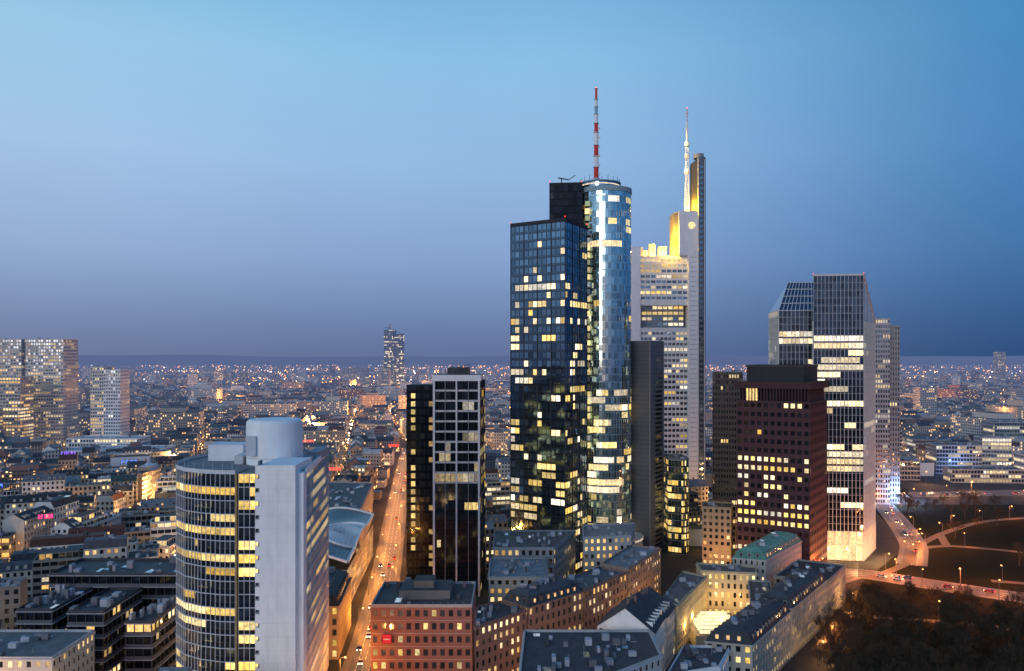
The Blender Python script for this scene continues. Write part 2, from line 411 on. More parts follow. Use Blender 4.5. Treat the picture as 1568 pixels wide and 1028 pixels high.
# ---- cylindrical blue tower with black shaft and antenna
def main_tower():
    mb = MB(); cx, cy, r = 50.9, 446, 14.1; H = 198; n = 56; nr = 50
    def prof(t): return 1.7 if t < .45 else (.35 if t < .82 else .6)
    LM = litmat(nr, n, .2, .72, YEL+PALE, .5, 1.8, rows={44: .5, 38: .3, 20: .5, 3: .8}, prof=prof, seed=14)
    for i in range(n):
        a = 2*math.pi*i/n; b = 2*math.pi*(i+1)/n
        facade(mb, (cx+r*math.cos(a), cy+r*math.sin(a)), (cx+r*math.cos(b), cy+r*math.sin(b)), 0, H, 1, nr, px=.09, lo=.75, hi=.08, d=.08,
               wc=(.34, .42, .46), scol=(.46, .64, .70), sm=M_GLASS, lit=(lambda k: (lambda q, c: LM(q, k)))(i), gc=(.42, .60, .66), tilt=.03,
               ledge=(.12, .1, (.40, .50, .54), 1))
    mb.cyl(cx, cy, r+.35, r+.35, H-1.2, H+1.4, 56, M_WALL, (.3, .42, .48)); mb.cyl(cx, cy, r, r, H+1.4, H+1.5, 56, M_ROOF, (.12, .14, .16))
    mb.cyl(cx-3, cy, 10.8, 10.8, H+1.5, H+4.4, 40, M_GLASS, (.3, .42, .5)); mb.cyl(cx-3, cy, 10.95, 10.95, H+3.0, H+3.5, 40, M_LIT, (1.3, 1.0, .6), top=False)
    mb.cyl(cx-3, cy, 11.5, 11.5, H+4.4, H+5.0, 40, M_WALL, (.2, .3, .36))
    for i in range(20):
        t = 2*math.pi*i/20; x = cx-3+10.8*math.cos(t); y = cy+10.8*math.sin(t); mb.bar((x, y, H+5), (x, y, H+6.6+R.random()*1.5), .12, M_WALL, (.15, .2, .22))
    ax, ay = 46.0, 446; z = H+5; mb.cyl(ax, ay, 2.6, 1.9, z, z+3, 14, M_WALL, (.5, .5, .52)); z += 3
    segs = [(1.35, 6, 1), (1.3, 6, 0), (1.25, 6, 1), (1.2, 7, 0), (1.1, 5, 1), (1.0, 5, 0), (.9, 4, 2), (.8, 4, 0), (.65, 6, 1)]
    cc = [(.9, .9, .9), (.75, .06, .05), (.3, .5, .6)]
    for rr, hh, k in segs:
        mb.cyl(ax, ay, rr, rr*.94, z, z+hh, 12, M_WALL, cc[k]); z += hh
        mb.cyl(ax, ay, rr+.3, rr+.3, z-.15, z+.15, 12, M_WALL, (.5, .5, .5))
    mb.octa(ax, ay, z+.4, .5, M_LAMP, (5, .3, .2))
    for k in range(6):
        zz = H+10+k*5; mb.bar((ax+1, ay-1, zz), (ax+1.9, ay-1.6, zz), .3, M_WALL, (.7, .7, .7))
    q = [(20, 438), (37.6, 436), (39, 454), (22, 456)]
    for i in range(4):
        facade(mb, q[i], q[(i+1) % 4], 0, 200.6, 7, 52, px=.15, lo=.6, hi=.1, d=.08, wc=(.012, .012, .016), gc=(.02, .022, .03), scol=(.012, .014, .02), sm=M_GLASS)
    cap(mb, q, 200.6, (.03, .03, .03), 4, (.02, .02, .02), 1.2)
    mb.bar((27, 445, 200), (27, 445, 206), .3, M_WALL, (.1, .12, .14)); mb.bar((25, 445, 206), (31, 445, 205), .3, M_WALL, (.1, .12, .14)); mb.bar((31, 445, 205), (34.5, 445, 207.5), .2, M_WALL, (.1, .12, .14))
    for x in (20.3, 37.2): mb.octa(x, 437, 202.3, .35, M_LAMP, (3, .1, .05))
    for i in range(34):
        zz = 60+i*3.9
        mb.box(38.9, 41.4, 434.0, 436.5, zz, zz+2.6, M_LIT if R.random() < .6 else M_GLASS, sc3((1, .75, .3), R.uniform(.5, 1.5)) if R.random() < .8 else (.3, .3, .3))
    mb.cyl(cx+2, cy-2, 18, 18, 0, 12, 48, M_WALL, (.45, .45, .47)); mb.cyl(cx+2, cy-2, 18.3, 18.3, 10.4, 11.2, 48, M_LIT, (.7, .6, .45), top=False)
    mb.build('cylindrical_glass_skyscraper'); EXCL.append([(18, 425), (72, 425), (72, 466), (18, 460)])
main_tower()

# ---- tall bank tower with yellow crown
def bank_tower():
    mb = MB(); W = (.74, .74, .76); Y = 625
    def fac(x0, x1, z0, z1, nc, p, y=Y, w=W, **k):
        nr = max(1, round((z1-z0)/4.1))
        facade(mb, (x0, y), (x1, y), z0, z1, nc, nr, px=.7, lo=1.7, hi=.3, d=.35, wc=w, gc=(.24, .3, .34), lit=litmat(nr, nc, p, .55, YEL+PALE, .4, 1.3, **k))
    fac(98, 134.5, 0, 128, 12, .36); fac(98, 134.5, 151, 184, 9, .42, rows={7: .95, 6: .7})
    fac(100, 132.5, 131, 148, 8, .45, y=Y+5, w=(.25, .26, .28))
    mb.box(98, 134.5, Y, Y+6, 128, 131, M_WALL, W); mb.box(98, 134.5, Y, Y+6, 148, 151, M_WALL, W)
    mb.box(98, 134.5, Y+.2, Y+28, 184, 186, M_WALL, W)
    mb.box(99, 133, Y+7, Y+30, 0, 184, M_WALL, (.4, .4, .42))
    mb.box(91, 98, Y-3, Y+25, 0, 193, M_WALL, (.8, .8, .83))
    mb.box(98, 101, Y+4, Y+24, 186, 193, M_WALL, W)
    for x0, x1, zt in ((101, 106, 192), (107.5, 112, 197), (115, 121, 195)):
        mb.box(x0, x1, Y+14, Y+20, 186, zt, M_WALL, (.6, .58, .5))
    mb.box(124.5, 127.5, Y+1, Y+20, 186, 219.5, M_WALL, (.3, .27, .2))
    mb.box(127.5, 142, Y-2, Y+24, 186, 220, M_WALL, (.76, .76, .78))
    mb.box(134.5, 142, Y-3, Y+24, 0, 186, M_WALL, (.78, .78, .8))
    lg = [(137.2+3.0*math.cos(t*math.pi/3), Y-2.15, 209+3.0*math.sin(t*math.pi/3)) for t in range(6)]
    mb.face(lg, M_LIT, (1.2, .9, .35))
    core = [(142, Y-3)]
    for i in range(9):
        t = -math.pi/2+math.pi*i/8/1.0
        core.append((143+5.5*math.cos(t), Y+1+5.5*math.sin(t)*.9))
    core += [(142, Y+12)]
    mb.prism(core, 0, 261, M_WALL, (.15, .17, .2), M_ROOF, (.1, .1, .1))
    mb.prism([(138.5, Y+2), (142, Y-1.5), (142, Y+12), (138.5, Y+10)], 186, 258, M_WALL, (.05, .05, .055))
    for k in range(62):
        mb.box(142.5, 145.5, Y-4.2, Y-4.0, 2+k*4.1, 4+k*4.1, M_GLASS, (.2, .26, .32))
    mb.box(146.3, 146.7, Y-4.3, Y-3.2, 0, 259, M_WALL, (.7, .72, .75)); mb.box(141.7, 142.1, Y-4.0, Y-2, 0, 259, M_WALL, (.6, .6, .62))
    mb.cyl(143.5, Y+3, 4, 4, 261, 264.5, 16, M_WALL, (.3, .32, .34))
    for k in range(50): mb.box(135.5, 141, Y-3.06, Y-3, 3+k*3.7, 3.5+k*3.7, M_WALL, (.45, .46, .5))
    x, y = 134.8, Y+4; MC = (.8, .78, .72)
    for a, b in ((-1, -1), (1, -1), (1, 1), (-1, 1)):
        mb.bar((x+a*1.5, y+b*1.5, 220), (x+a*.7, y+b*.7, 272), .13, M_WALL, MC)
    for k in range(26):
        z = 220+k*2; s = 1.5-.8*k/26; s2 = 1.5-.8*(k+1)/26; g = 1 if k % 2 else -1
        mb.bar((x-s*g, y-s, z), (x+s2*g, y-s2, z+2), .09, M_WALL, MC); mb.bar((x+s, y-s*g, z), (x+s2, y+s2*g, z+2), .09, M_WALL, MC)
    for z in (250, 262, 271): mb.cyl(x, y, 1.9, 1.9, z, z+2.8, 10, M_WALL, MC)
    mb.cyl(x, y, .9, .7, 272, 290, 10, M_WALL, (.85, .85, .85)); mb.cyl(x, y, .5, .4, 290, 300, 8, M_WALL, (.8, .5, .5)); mb.cyl(x, y, 1.2, 1.2, 284, 285, 8, M_WALL, (.8, .8, .8)); mb.cyl(x, y, 1.0, 1.0, 296, 297, 8, M_WALL, (.8, .8, .8))
    mb.octa(x, y, 300.6, .45, M_LAMP, (5, .4, .3))
    ob = mb.build('bank_tower_with_mast'); EXCL.append([(88, 618), (152, 618), (152, 660), (88, 660)])
    YC = (1, .52, .02)
    for (lx, ly, lz, e) in ((111, Y+9, 187.5, 30000), (104, Y+9, 187.5, 20000), (119, Y+9, 188, 50000), (122.5, Y-1.5, 190, 34000), (122.5, Y-1, 203, 22000), (134, Y-1, 222.5, 34000), (137, Y-.5, 224, 40000)):
        child_light(ob, 'crown_floodlight', lx, ly, lz, e, YC)
    for z in (240, 254, 273): child_light(ob, 'mast_floodlight', 129, Y-1, z, 5200, (1, .66, .25))
bank_tower()

# ---- grey slab tower and round-cornered low glass block
def grey_slab():
    mb = MB(); A, B, C = (75.5, 445), (65.2, 452), (86, 462); D = (76, 469)
    for a, b, w, k in ((B, A, (.10, .105, .12), 1), (A, C, (.16, .165, .18), 0), (C, D, (.1, .1, .1), 1), (D, B, (.1, .1, .1), 1)):
        mb.face([(*a, 0), (*b, 0), (*b, 116.3), (*a, 116.3)], M_WALL, w)
        for i in range(48):
            mb.wallbox(a, b, i*2.42, i*2.42+.2, .05, M_WALL, sc3(w, .6))
        if not k:
            L = math.dist(a, b)
            for i in range(46): mb.wallbox(a, b, 1+i*2.5, 2.4+i*2.5, .06, M_GLASS, (.12, .15, .18), L*.35, L*.85)
    mb.wallbox(B, A, 0, 116.5, .25, M_WALL, (.2, .2, .22), math.dist(B, A)-.6, math.dist(B, A))
    cap(mb, [A, C, D, B], 116.3, (.08, .08, .08), 4, (.14, .14, .15), 1.0)
    mb.build('grey_slab_tower'); EXCL.append([A, C, D, B])
    poly = [(86.5, 452)]
    for i in range(9):
        t = -math.pi/2+math.pi/2*i/8; poly.append((93+5*math.cos(t), 453+5*math.sin(t)))
    poly += [(98, 472), (86.5, 472)]
    tower('round_cornered_glass_office', poly, 51.5, 3.7, 1.7, .4, .6, YEL, px=.12, lo=.9, hi=.1, d=.1, wc=(.15, .17, .17), scol=(.12, .16, .18), sm=M_GLASS, gc=(.17, .23, .25), ledge=(.2, .2, (.3, .32, .32), 1))
grey_slab()

tower('brown_slab_tower', [(124, 505), (141, 500), (147, 520), (130, 525)], 98, 3.6, 1.6, .02, .5, px=.7, lo=1.2, hi=.4, d=.25, wc=(.085, .07, .065), gc=(.06, .07, .08), kit=10)
tower('stepped_brown_office', [(141.5, 498), (152, 492), (160, 512), (148, 518)], 84, 3.6, 2, .08, .5, px=.6, lo=1.2, hi=.4, d=.25, wc=(.06, .05, .05), gc=(.06, .07, .08), kit=4)

# ---- red granite tower
def red_tower():
    mb = MB(); A, B, C = (146, 400), (115, 418), (166, 430); D = (135, 448); H = 86; nr = 19
    w = (.08, .034, .040)
    def prof(t): return 2.0 if .25 < t < .68 else .25
    for a, b, nc, p in ((B, A, 11, .30), (A, C, 11, .05), (C, D, 11, .1), (D, B, 11, .1)):
        facade(mb, a, b, 0, H, nc, nr, px=1.25, lo=1.5, hi=.8, d=.45, wc=w, gc=(.07, .07, .09), lit=litmat(nr, nc, p, .35, YEL+PALE, .8, 2.2, prof=prof, seed=nc*3+int(a[0])))
    c = ((A[0]+D[0])/2, (A[1]+D[1])/2)
    def grow(P, k): return [(c[0]+(p[0]-c[0])*k, c[1]+(p[1]-c[1])*k) for p in P]
    Q = [A, C, D, B]; q1 = grow(Q, .93); q2 = grow(Q, 1.05); q3 = grow(Q, .78)
    mb.face([(*p, H) for p in Q], M_ROOF, (.05, .04, .04))
    for i in range(4):
        a, b = q1[i], q1[(i+1) % 4]; facade(mb, a, b, H, 92.5, 22, 1, px=.55, lo=.3, hi=.1, d=.3, wc=w, gc=(.03, .03, .04), lit=litmat(1, 22, .1))
    mb.face([(*p, 92.5) for p in reversed(q2)], M_WALL, w)
    mb.prism(q2, 92.5, 96, M_WALL, sc3(w, .8), M_ROOF, (.04, .04, .045))
    mb.prism(q3, 96, 103.8, M_WALL, (.03, .032, .038), M_ROOF, (.05, .05, .055))
    for i in range(4): mb.wallbox(q3[i], q3[(i+1) % 4], 103.2, 104.4, .4, M_WALL, (.05, .05, .055))
    roof_kit(mb, q3, 104, 5)
    mb.build('red_granite_office_tower'); EXCL.append(q2)
red_tower()

# ---- white grid glass tower, right
def grid_tower():
    mb = MB(); W = (.6, .62, .64)
    A, B, C, D = (161.5, 437.5), (187, 434), (205, 461), (176, 470)
    def f(a, b, z0, z1, nc, p, rows=None, seed=None, hi=1.8, k=1):
        nr = max(1, round((z1-z0)/3.85))
        facade(mb, a, b, z0, z1, nc, nr, px=.1, lo=.9, hi=.1, d=.3, wc=(.2, .22, .25), scol=(.11, .14, .18), sm=M_GLASS, gc=(.08, .11, .15),
               lit=litmat(nr, nc, p, .8, PALE, .6, hi, rows=rows, seed=seed), fin=(.2, .35, W, k), ledge=(.16, .22, (.4, .42, .45), 1))
    f(A, B, 15.5, 127.6, 13, .3, rows={26: 1, 25: .85, 24: .5, 10: 1, 9: 1, 28: 0, 27: .1, 21: .7, 17: .7}, seed=2, hi=2.2)
    f(A, B, 127.6, 152, 13, .0)
    f(B, C, 15.5, 127.6, 14, .15, seed=5)
    f(C, D, 15.5, 127.6, 12, .2); f(D, A, 15.5, 127.6, 14, .2)
    mb.face([(*B, 127.6), (*C, 127.6), (*B, 152)], M_GLASS, (.3, .36, .42))
    mb.face([(*A, 152), (*B, 152), (*C, 127.6), (*D, 127.6)], M_GLASS, (.2, .25, .3))
    mb.face([(*D, 127.6), (*A, 127.6), (*A, 152)], M_GLASS, (.12, .15, .2))
    for k in range(9):
        t = k/8; p = (B[0]+(C[0]-B[0])*t, B[1]+(C[1]-B[1])*t); mb.bar((*p, 127.6), (*p, 152-24.4*t), .15, M_WALL, W)
    mb.bar((*B, 152), (*C, 127.6), .5, M_WALL, W); mb.bar((*A, 152.2), (*B, 152.2), .5, M_WALL, W)
    for a, b in ((A, B), (B, C), (C, D), (D, A)):
        L = math.dist(a, b); nc = round(L/3.6)
        facade(mb, a, b, 0, 15.5, nc, 2, px=.5, lo=.3, hi=.3, d=.8, wc=(.6, .58, .52), lit=lambda r, c: sc3((1, .66, .3), R.uniform(1.0, 1.8)), fin=(.6, .5, (.6, .58, .55), 1))
    a, b, c, d = (147, 450), (168.5, 446), (173, 470), (150, 476)
    f(a, b, 0, 134, 10, .3, rows={31: .95, 30: .8, 34: .05, 33: .1, 32: .1}, seed=12); f(d, a, 0, 134, 10, .2)
    e, g = (174, 466), (157.5, 466)
    mb.face([(*a, 134), (*b, 134), (e[0], e[1], 151), (g[0], g[1], 151)], M_GLASS, (.2, .25, .3))
    mb.face([(*d, 134), (*a, 134), (g[0], g[1], 151)], M_GLASS, (.2, .25, .3)); mb.face([(*c, 134), (*d, 134), (g[0], g[1], 151), (e[0], e[1], 151)], M_WALL, W)
    for k in range(11):
        t = k/10
        mb.bar((a[0]+(b[0]-a[0])*t, a[1]+(b[1]-a[1])*t-.1, 134), (g[0]+(e[0]-g[0])*t, g[1]+(e[1]-g[1])*t-.1, 151), .16, M_WALL, W)
    for k in range(5):
        t = k/4
        mb.bar((a[0]+(g[0]-a[0])*t, a[1]+(g[1]-a[1])*t-.1, 134+17*t), (b[0]+(e[0]-b[0])*t, b[1]+(e[1]-b[1])*t-.1, 134+17*t), .2, M_WALL, W)
    mb.face([(*b, 0), (*c, 0), (*c, 134), (*b, 134)], M_WALL, W); mb.face([(*c, 0), (*d, 0), (*d, 134), (*c, 134)], M_WALL, W)
    for p in ((*A, 153), (*B, 153)): mb.octa(*p, .3, M_LAMP, (3, .1, .05))
    ob = mb.build('white_grid_glass_tower'); EXCL.extend([[A, B, C, D], [a, b, c, d]])
    for (lx, ly) in ((170, 429), (180, 427), (192, 429), (200, 440)): child_light(ob, 'lobby_light', lx, ly, 4, 4200, (1, .56, .22))
grid_tower()
tower('pale_twin_slab_tower', [(266, 602), (278, 600), (280, 622), (268, 624)], 136, 3.7, 1.7, .2, .7, PALE, px=.6, lo=1.3, hi=.2, d=.25, wc=(.42, .42, .44), gc=(.2, .24, .28), hi_=1.1)
tower('grey_twin_slab_tower', [(278.3, 606), (287, 604), (291, 624), (280.3, 626)], 131, 3.7, 1.7, .03, .7, PALE, px=1.0, lo=1.3, hi=.2, d=.25, wc=(.3, .3, .32), gc=(.15, .2, .22))

# ---- left skyline cluster
cl = dict(px=.8, lo=1.4, hi=.3, d=.25, gc=(.24, .27, .3))
tower('pale_office_tower', [(-625, 950), (-571, 950), (-571, 985), (-625, 985)], 129, 3.8, 3.2, .22, .6, WARM, wc=(.6, .57, .54), kit=6, lo_=.3, hi_=1.0, **cl)
tower('dark_link_tower', [(-571, 958), (-565, 958), (-565, 985), (-571, 985)], 126, 3.8, 3.2, .1, .6, WARM, wc=(.15, .15, .17), kit=2, **cl)
tower('pale_office_tower', [(-565, 948), (-521, 948), (-521, 980), (-565, 980)], 129, 3.8, 3.0, .22, .6, WARM, wc=(.6, .58, .56), kit=6, lo_=.3, hi_=1.0, **cl)
tower('stepped_office_tower', [(-600, 900), (-542, 900), (-542, 925), (-600, 925)], 86, 3.8, 3.2, .6, .6, WARM, wc=(.5, .45, .4), kit=8, **cl)
tower('low_glass_office', [(-600, 870), (-555, 870), (-555, 890), (-600, 890)], 52, 3.8, 3.2, .6, .6, WARM, wc=(.42, .38, .34), **cl)
tower('white_slab_tower', [(-466, 902), (-450, 900), (-448, 920), (-464, 922)], 97, 3.7, 2.6, .35, .5, WARM, wc=(.6, .57, .54), hi_=1.1, **cl)
tower('white_slab_tower', [(-449.5, 898), (-431, 898), (-431, 920), (-447, 920)], 94, 3.7, 2.6, .03, .5, PALE, wc=(.75, .75, .77), **cl)
tower('white_podium_building', [(-470, 860), (-395, 860), (-395, 893), (-470, 893)], 22, 4.4, 3, .3, .5, PALE, wc=(.75, .75, .75), kit=14, rc=(.6, .6, .64), **cl)
tower('white_podium_building', [(-440, 800), (-350, 800), (-350, 850), (-440, 850)], 16, 4.4, 3, .3, .5, PALE, wc=(.75, .75, .77), kit=14, rc=(.7, .7, .74), **cl)
def twin_far():
    mb = MB()
    for q, h in (([(-408, 2600), (-378, 2590), (-372, 2620), (-400, 2630)], 197), ([(-374, 2592), (-343, 2600), (-347, 2625), (-370, 2625)], 184)):
        nr = 38
        for i in range(4):
            a, b = q[i], q[(i+1) % 4]; facade(mb, a, b, 0, h, 9, nr, px=.6, lo=1.4, hi=.3, d=.3, wc=(.1, .15, .2), gc=(.12, .18, .23), lit=litmat(nr, 9, .22, .5, PALE, .8, 2.4))
        mb.face([(q[0][0], q[0][1], h+8), (q[1][0], q[1][1], h), (q[2][0], q[2][1], h), (q[3][0], q[3][1], h+8)], M_ROOF, (.2, .2, .2))
    mb.box(-392, -388, 2605, 2610, 197, 215, M_WALL, (.3, .3, .3)); mb.box(-380, -365, 2600, 2610, 100, 112, M_WALL, (.3, .3, .34))
    mb.build('distant_twin_skyscraper'); EXCL.append([(-412, 2585), (-340, 2585), (-340, 2635), (-412, 2635)])
twin_far()

# ---- foreground low blocks
tower('red_brick_office_building', [(-48.4, 280), (-13.7, 280), (-13.7, 309), (-48.4, 309)], 22.4, 4.1, 2.9, .22, .2, YEL, px=1.35, lo=1.3, hi=.95, d=.35, wc=(.34, .15, .12), gc=(.3, .32, .36), kit=12, rc=(.14, .13, .13), pc=(.5, .46, .44), ledge=(.25, .18, (.45, .36, .33), 1))
def roof_pavilion():
    mb = MB()
    mb.box(-40, -22, 289, 303, 22.4, 25.6, M_WALL, (.3, .24, .22), M_ROOF, (.14, .13, .13)); mb.box(-35, -28, 292, 300, 25.6, 28.2, M_WALL, (.25, .22, .2), M_ROOF, (.12, .12, .12))
    for i in range(8): mb.box(-47+i*4.1, -45.8+i*4.1, 304, 305.4, 22.4, 24.4, M_WALL, (.28, .2, .18))
    for i in range(14): mb.bar((-48+i*2.6, 281, 22.4), (-48+i*2.6, 281, 23.9), .05, M_WALL, (.5, .5, .5))
    mb.build('rooftop_pavilion')
roof_pavilion()
def wall_sign():     # red illuminated sign on the brick office
    mb = MB(); mb.box(-44.4, -41.2, 279.2, 279.55, 10.2, 13.4, M_WALL, (.5, .02, .03)); mb.box(-44.2, -41.4, 279.15, 279.19, 10.4, 13.2, M_LAMP, (.75, .03, .04))
    mb.box(-43.9, -41.7, 279.1, 279.14, 11.5, 11.9, M_WALL, (.8, .8, .8)); mb.bar((-43.6, 279.6, 12), (-43.6, 280, 12), .1, M_WALL, (.2, .2, .2)); mb.bar((-42, 279.6, 12), (-42, 280, 12), .1, M_WALL, (.2, .2, .2))
    mb.build('red_wall_sign')
wall_sign()

def slab(name, pts, h, wc, p=.25, cw=2.8, pitch=3.5, rc=(.08, .085, .1), roof='mansard', cols=WARM, hi_=1.6, gl=(.1, .12, .15), kit=8):
    mb = MB(); n = len(pts); nr = max(1, round(h/pitch))
    for i in range(n):
        a, b = pts[i], pts[(i+1) % n]; L = math.dist(a, b); nc = max(1, round(L/cw))
        facade(mb, a, b, 0, h, nc, nr, px=1.5, lo=1.0, hi=.6, d=.28, wc=wc, gc=gl, lit=litmat(nr, nc, p, .4, cols, .5, hi_, rows={0: min(1, p*2.4)}))
        mb.wallbox(a, b, h-.35, h+.15, .4, M_WALL, sc3(wc, 1.1)); mb.wallbox(a, b, pitch+.2, pitch+.5, .2, M_WALL, sc3(wc, 1.1))
    if roof == 'mansard':
        def inset(P, d):
            out = []
            for i in range(n):
                a, b, c = Vector(P[i-1]), Vector(P[i]), Vector(P[(i+1) % n])
                e1 = (b-a).normalized(); e2 = (c-b).normalized(); n1 = Vector((-e1.y, e1.x)); n2 = Vector((-e2.y, e2.x))
                m = (n1+n2).normalized(); out.append(tuple(b+m*(d/max(.3, m.dot(n1)))))
            return out
        q = inset(pts, 1.6); q2 = inset(pts, 4.2)
        for i in range(n):
            a, b, c, e = pts[i], pts[(i+1) % n], q[(i+1) % n], q[i]
            mb.face([(*a, h+.15), (*b, h+.15), (*c, h+3.2), (*e, h+3.2)], M_ROOF, rc)
            L = math.dist(a, b); t = 3
            dx, dy = (b[0]-a[0])/L, (b[1]-a[1])/L
            while t < L-3:
                x, y = a[0]+dx*t, a[1]+dy*t; nx, ny = -dy, dx
                P = [(x+nx*.5, y+ny*.5), (x+nx*.5+dx*1.3, y+ny*.5+dy*1.3), (x+nx*2+dx*1.3, y+ny*2+dy*1.3), (x+nx*2, y+ny*2)]
                mb.prism(P, h+.7, h+2.6, M_WALL, sc3(wc, .8), M_ROOF, rc)
                o = .04; W_ = [(x+nx*(.5-o)+dx*.2, y+ny*(.5-o)+dy*.2), (x+nx*(.5-o)+dx*1.1, y+ny*(.5-o)+dy*1.1)]
                lt = R.random() < p*1.3
                mb.face([(*W_[0], h+1.0), (*W_[1], h+1.0), (*W_[1], h+2.3), (*W_[0], h+2.3)], M_LIT if lt else M_GLASS, (1.2, .7, .28) if lt else (.2, .22, .25))
                t += 3.4
            mb.face([(*e, h+3.2), (*c, h+3.2), (*q2[(i+1) % n], h+4.4), (*q2[i], h+4.4)], M_ROOF, sc3(rc, 1.4))
        mb.face([(*p, h+4.4) for p in q2], M_ROOF, sc3(rc, 1.5)); roof_kit(mb, q2, h+4.3, kit, hmax=2)
    else:
        cap(mb, pts, h, rc, kit, sc3(wc, .9), .8, hmax=2)
    ob = mb.build(name); EXCL.append(pts); return ob

slab('mansard_corner_building', [(-80, 292), (-62, 292), (-65, 330), (-83, 330)], 19, (.42, .32, .2), .45, cols=YEL, rc=(.05, .05, .055))
slab('mansard_corner_building', [(-88, 332), (-70, 332), (-70.5, 342), (-88, 342)], 14, (.35, .3, .25), .4, cols=YEL, rc=(.05, .05, .055))
slab('curved_red_stone_building', [(-12, 262), (5, 280), (-4, 290), (-12, 284)], 21, (.28, .15, .12), .4, roof='flat', rc=(.1, .1, .11), kit=14)
slab('curved_red_stone_building', [(5.6, 280.8), (26, 300), (17, 312), (-3.2, 290.5)], 22, (.26, .15, .12), .45, roof='mansard', rc=(.08, .085, .1), kit=14)
slab('curved_red_stone_building', [(26.6, 300.8), (46, 326), (36, 334), (18, 312.6)], 22, (.27, .17, .14), .5, roof='flat', rc=(.16, .18, .2), kit=14)
slab('curved_red_stone_building', [(46.5, 326.8), (66, 362), (54, 368), (36.6, 334.8)], 23, (.3, .22, .18), .5, roof='flat', rc=(.3, .34, .38), kit=14)
slab('grey_office_block', [(-9, 314), (14, 314), (14, 345), (-9, 345)], 23, (.34, .34, .34), .35, roof='flat', rc=(.3, .34, .38), kit=26)
slab('grey_office_block', [(-8, 350), (18, 350), (30, 385), (-8, 385)], 26, (.28, .3, .32), .35, roof='flat', rc=(.12, .14, .16), kit=30)
slab('low_glass_annex', [(32, 366), (54, 370), (60, 398), (34, 392)], 27, (.36, .38, .4), .5, roof='flat', rc=(.3, .32, .35), kit=16)
slab('flat_roofed_block', [(2, 224), (26, 224), (44, 240), (44, 262), (4, 262)], 20, (.5, .5, .5), .2, roof='flat', rc=(.08, .09, .11), kit=40)
def gable_house(name, A, B, dep, h, rh, wc, rc, p=.2, cw=2.6, dormers=True):
    mb = MB(); A = Vector(A); B = Vector(B); t = (B-A).normalized(); n = Vector((-t.y, t.x)); C = B+n*dep; D = A+n*dep
    nr = max(1, round(h/3.4))
    for a, b in ((A, B), (B, C), (C, D), (D, A)):
        nc = max(1, round((b-a).length/cw)); facade(mb, tuple(a), tuple(b), 0, h, nc, nr, px=1.4, lo=1.0, hi=.6, d=.25, wc=wc, gc=(.1, .12, .15), lit=litmat(nr, nc, p, .3))
    m1 = (A+D)/2; m2 = (B+C)/2; o = .5
    mb.face([(*(A-n*o-t*o), h-.2), (*(B-n*o+t*o), h-.2), (*(m2+t*o), h+rh), (*(m1-t*o), h+rh)], M_ROOF, rc)
    mb.face([(*(C+n*o+t*o), h-.2), (*(D+n*o-t*o), h-.2), (*(m1-t*o), h+rh), (*(m2+t*o), h+rh)], M_ROOF, rc)
    mb.face([(*B, h), (*C, h), (*m2, h+rh-.2)], M_WALL, wc); mb.face([(*D, h), (*A, h), (*m1, h+rh-.2)], M_WALL, wc)
    L = (B-A).length; s = 2.5
    while dormers and s < L-2.5:
        q = A+t*s+n*1.0; P = [tuple(q), tuple(q+t*1.5), tuple(q+t*1.5+n*2.5), tuple(q+n*2.5)]
        mb.prism(P, h+.3, h+2.6, M_WALL, wc, M_ROOF, rc)
        w0 = q+t*.25-n*.04; w1 = q+t*1.25-n*.04; lt = R.random() < p
        mb.face([(*w0, h+.9), (*w1, h+.9), (*w1, h+2.3), (*w0, h+2.3)], M_LIT if lt else M_GLASS, (1, .6, .25) if lt else (.1, .12, .15)); s += 3.5
    for i in range(3):
        q = m1+(m2-m1)*R.random()+n*R.uniform(-1.5, 1.5); mb.box(q.x-.4, q.x+.4, q.y-.5, q.y+.5, h, h+rh+1.2, M_WALL, (.25, .15, .12))
    ob = mb.build(name); EXCL.append([tuple(A), tuple(B), tuple(C), tuple(D)]); return ob
gable_house('white_gabled_building', (46, 264), (53, 282), 19, 19, 7, (.88, .88, .9), (.07, .08, .1), .15)
gable_house('white_gabled_building', (53.5, 283), (59, 296), 19, 18, 6, (.65, .65, .67), (.08, .09, .11), .2)
slab('white_office_wing', [(45, 238), (62, 244), (70, 262), (55, 262)], 15, (.78, .78, .8), .15, roof='flat', rc=(.07, .09, .12), kit=16)
yel = dict(cols=YEL)
slab('floodlit_courtyard_building', [(54, 300), (60, 297), (80, 336), (72, 344)], 17.5, (.45, .4, .3), .5, cw=2.6, rc=(.16, .17, .19), roof='flat', **yel)
slab('floodlit_courtyard_building', [(79, 341), (101, 337), (104, 348), (80, 354)], 18.5, (.48, .42, .3), .5, cw=2.4, rc=(.14, .15, .17), roof='flat', **yel)
slab('courtyard_side_wing', [(88, 300), (96, 297), (106, 336), (98, 338)], 15.5, (.4, .38, .36), .25, rc=(.1, .11, .13), roof='flat', kit=16)
def court():
    mb = MB(); mb.box(68, 88, 302, 330, 0, 5, M_WALL, (.4, .36, .3), M_ROOF, (.2, .2, .2))
    for i in range(6):
        y = 304+i*4.3
        mb.face([(70, y, 5.3), (86, y, 5.3), (86, y+1.6, 6.3), (70, y+1.6, 6.3)], M_LIT, (1.8, 1.4, .7)); mb.face([(70, y+3.4, 5.3), (86, y+3.4, 5.3), (86, y+1.6, 6.3), (70, y+1.6, 6.3)], M_LIT, (1.4, 1.0, .45))
        mb.bar((70, y+1.6, 6.35), (86, y+1.6, 6.35), .12, M_WALL, (.7, .7, .7))
    ob = mb.build('glazed_courtyard_hall')
    for x, y in ((76, 332), (84, 334), (93, 332), (70, 316), (66, 306), (82, 318)):
        child_light(ob, 'courtyard_floodlight', x, y, 8, 1700, (1, .55, .15))
court()
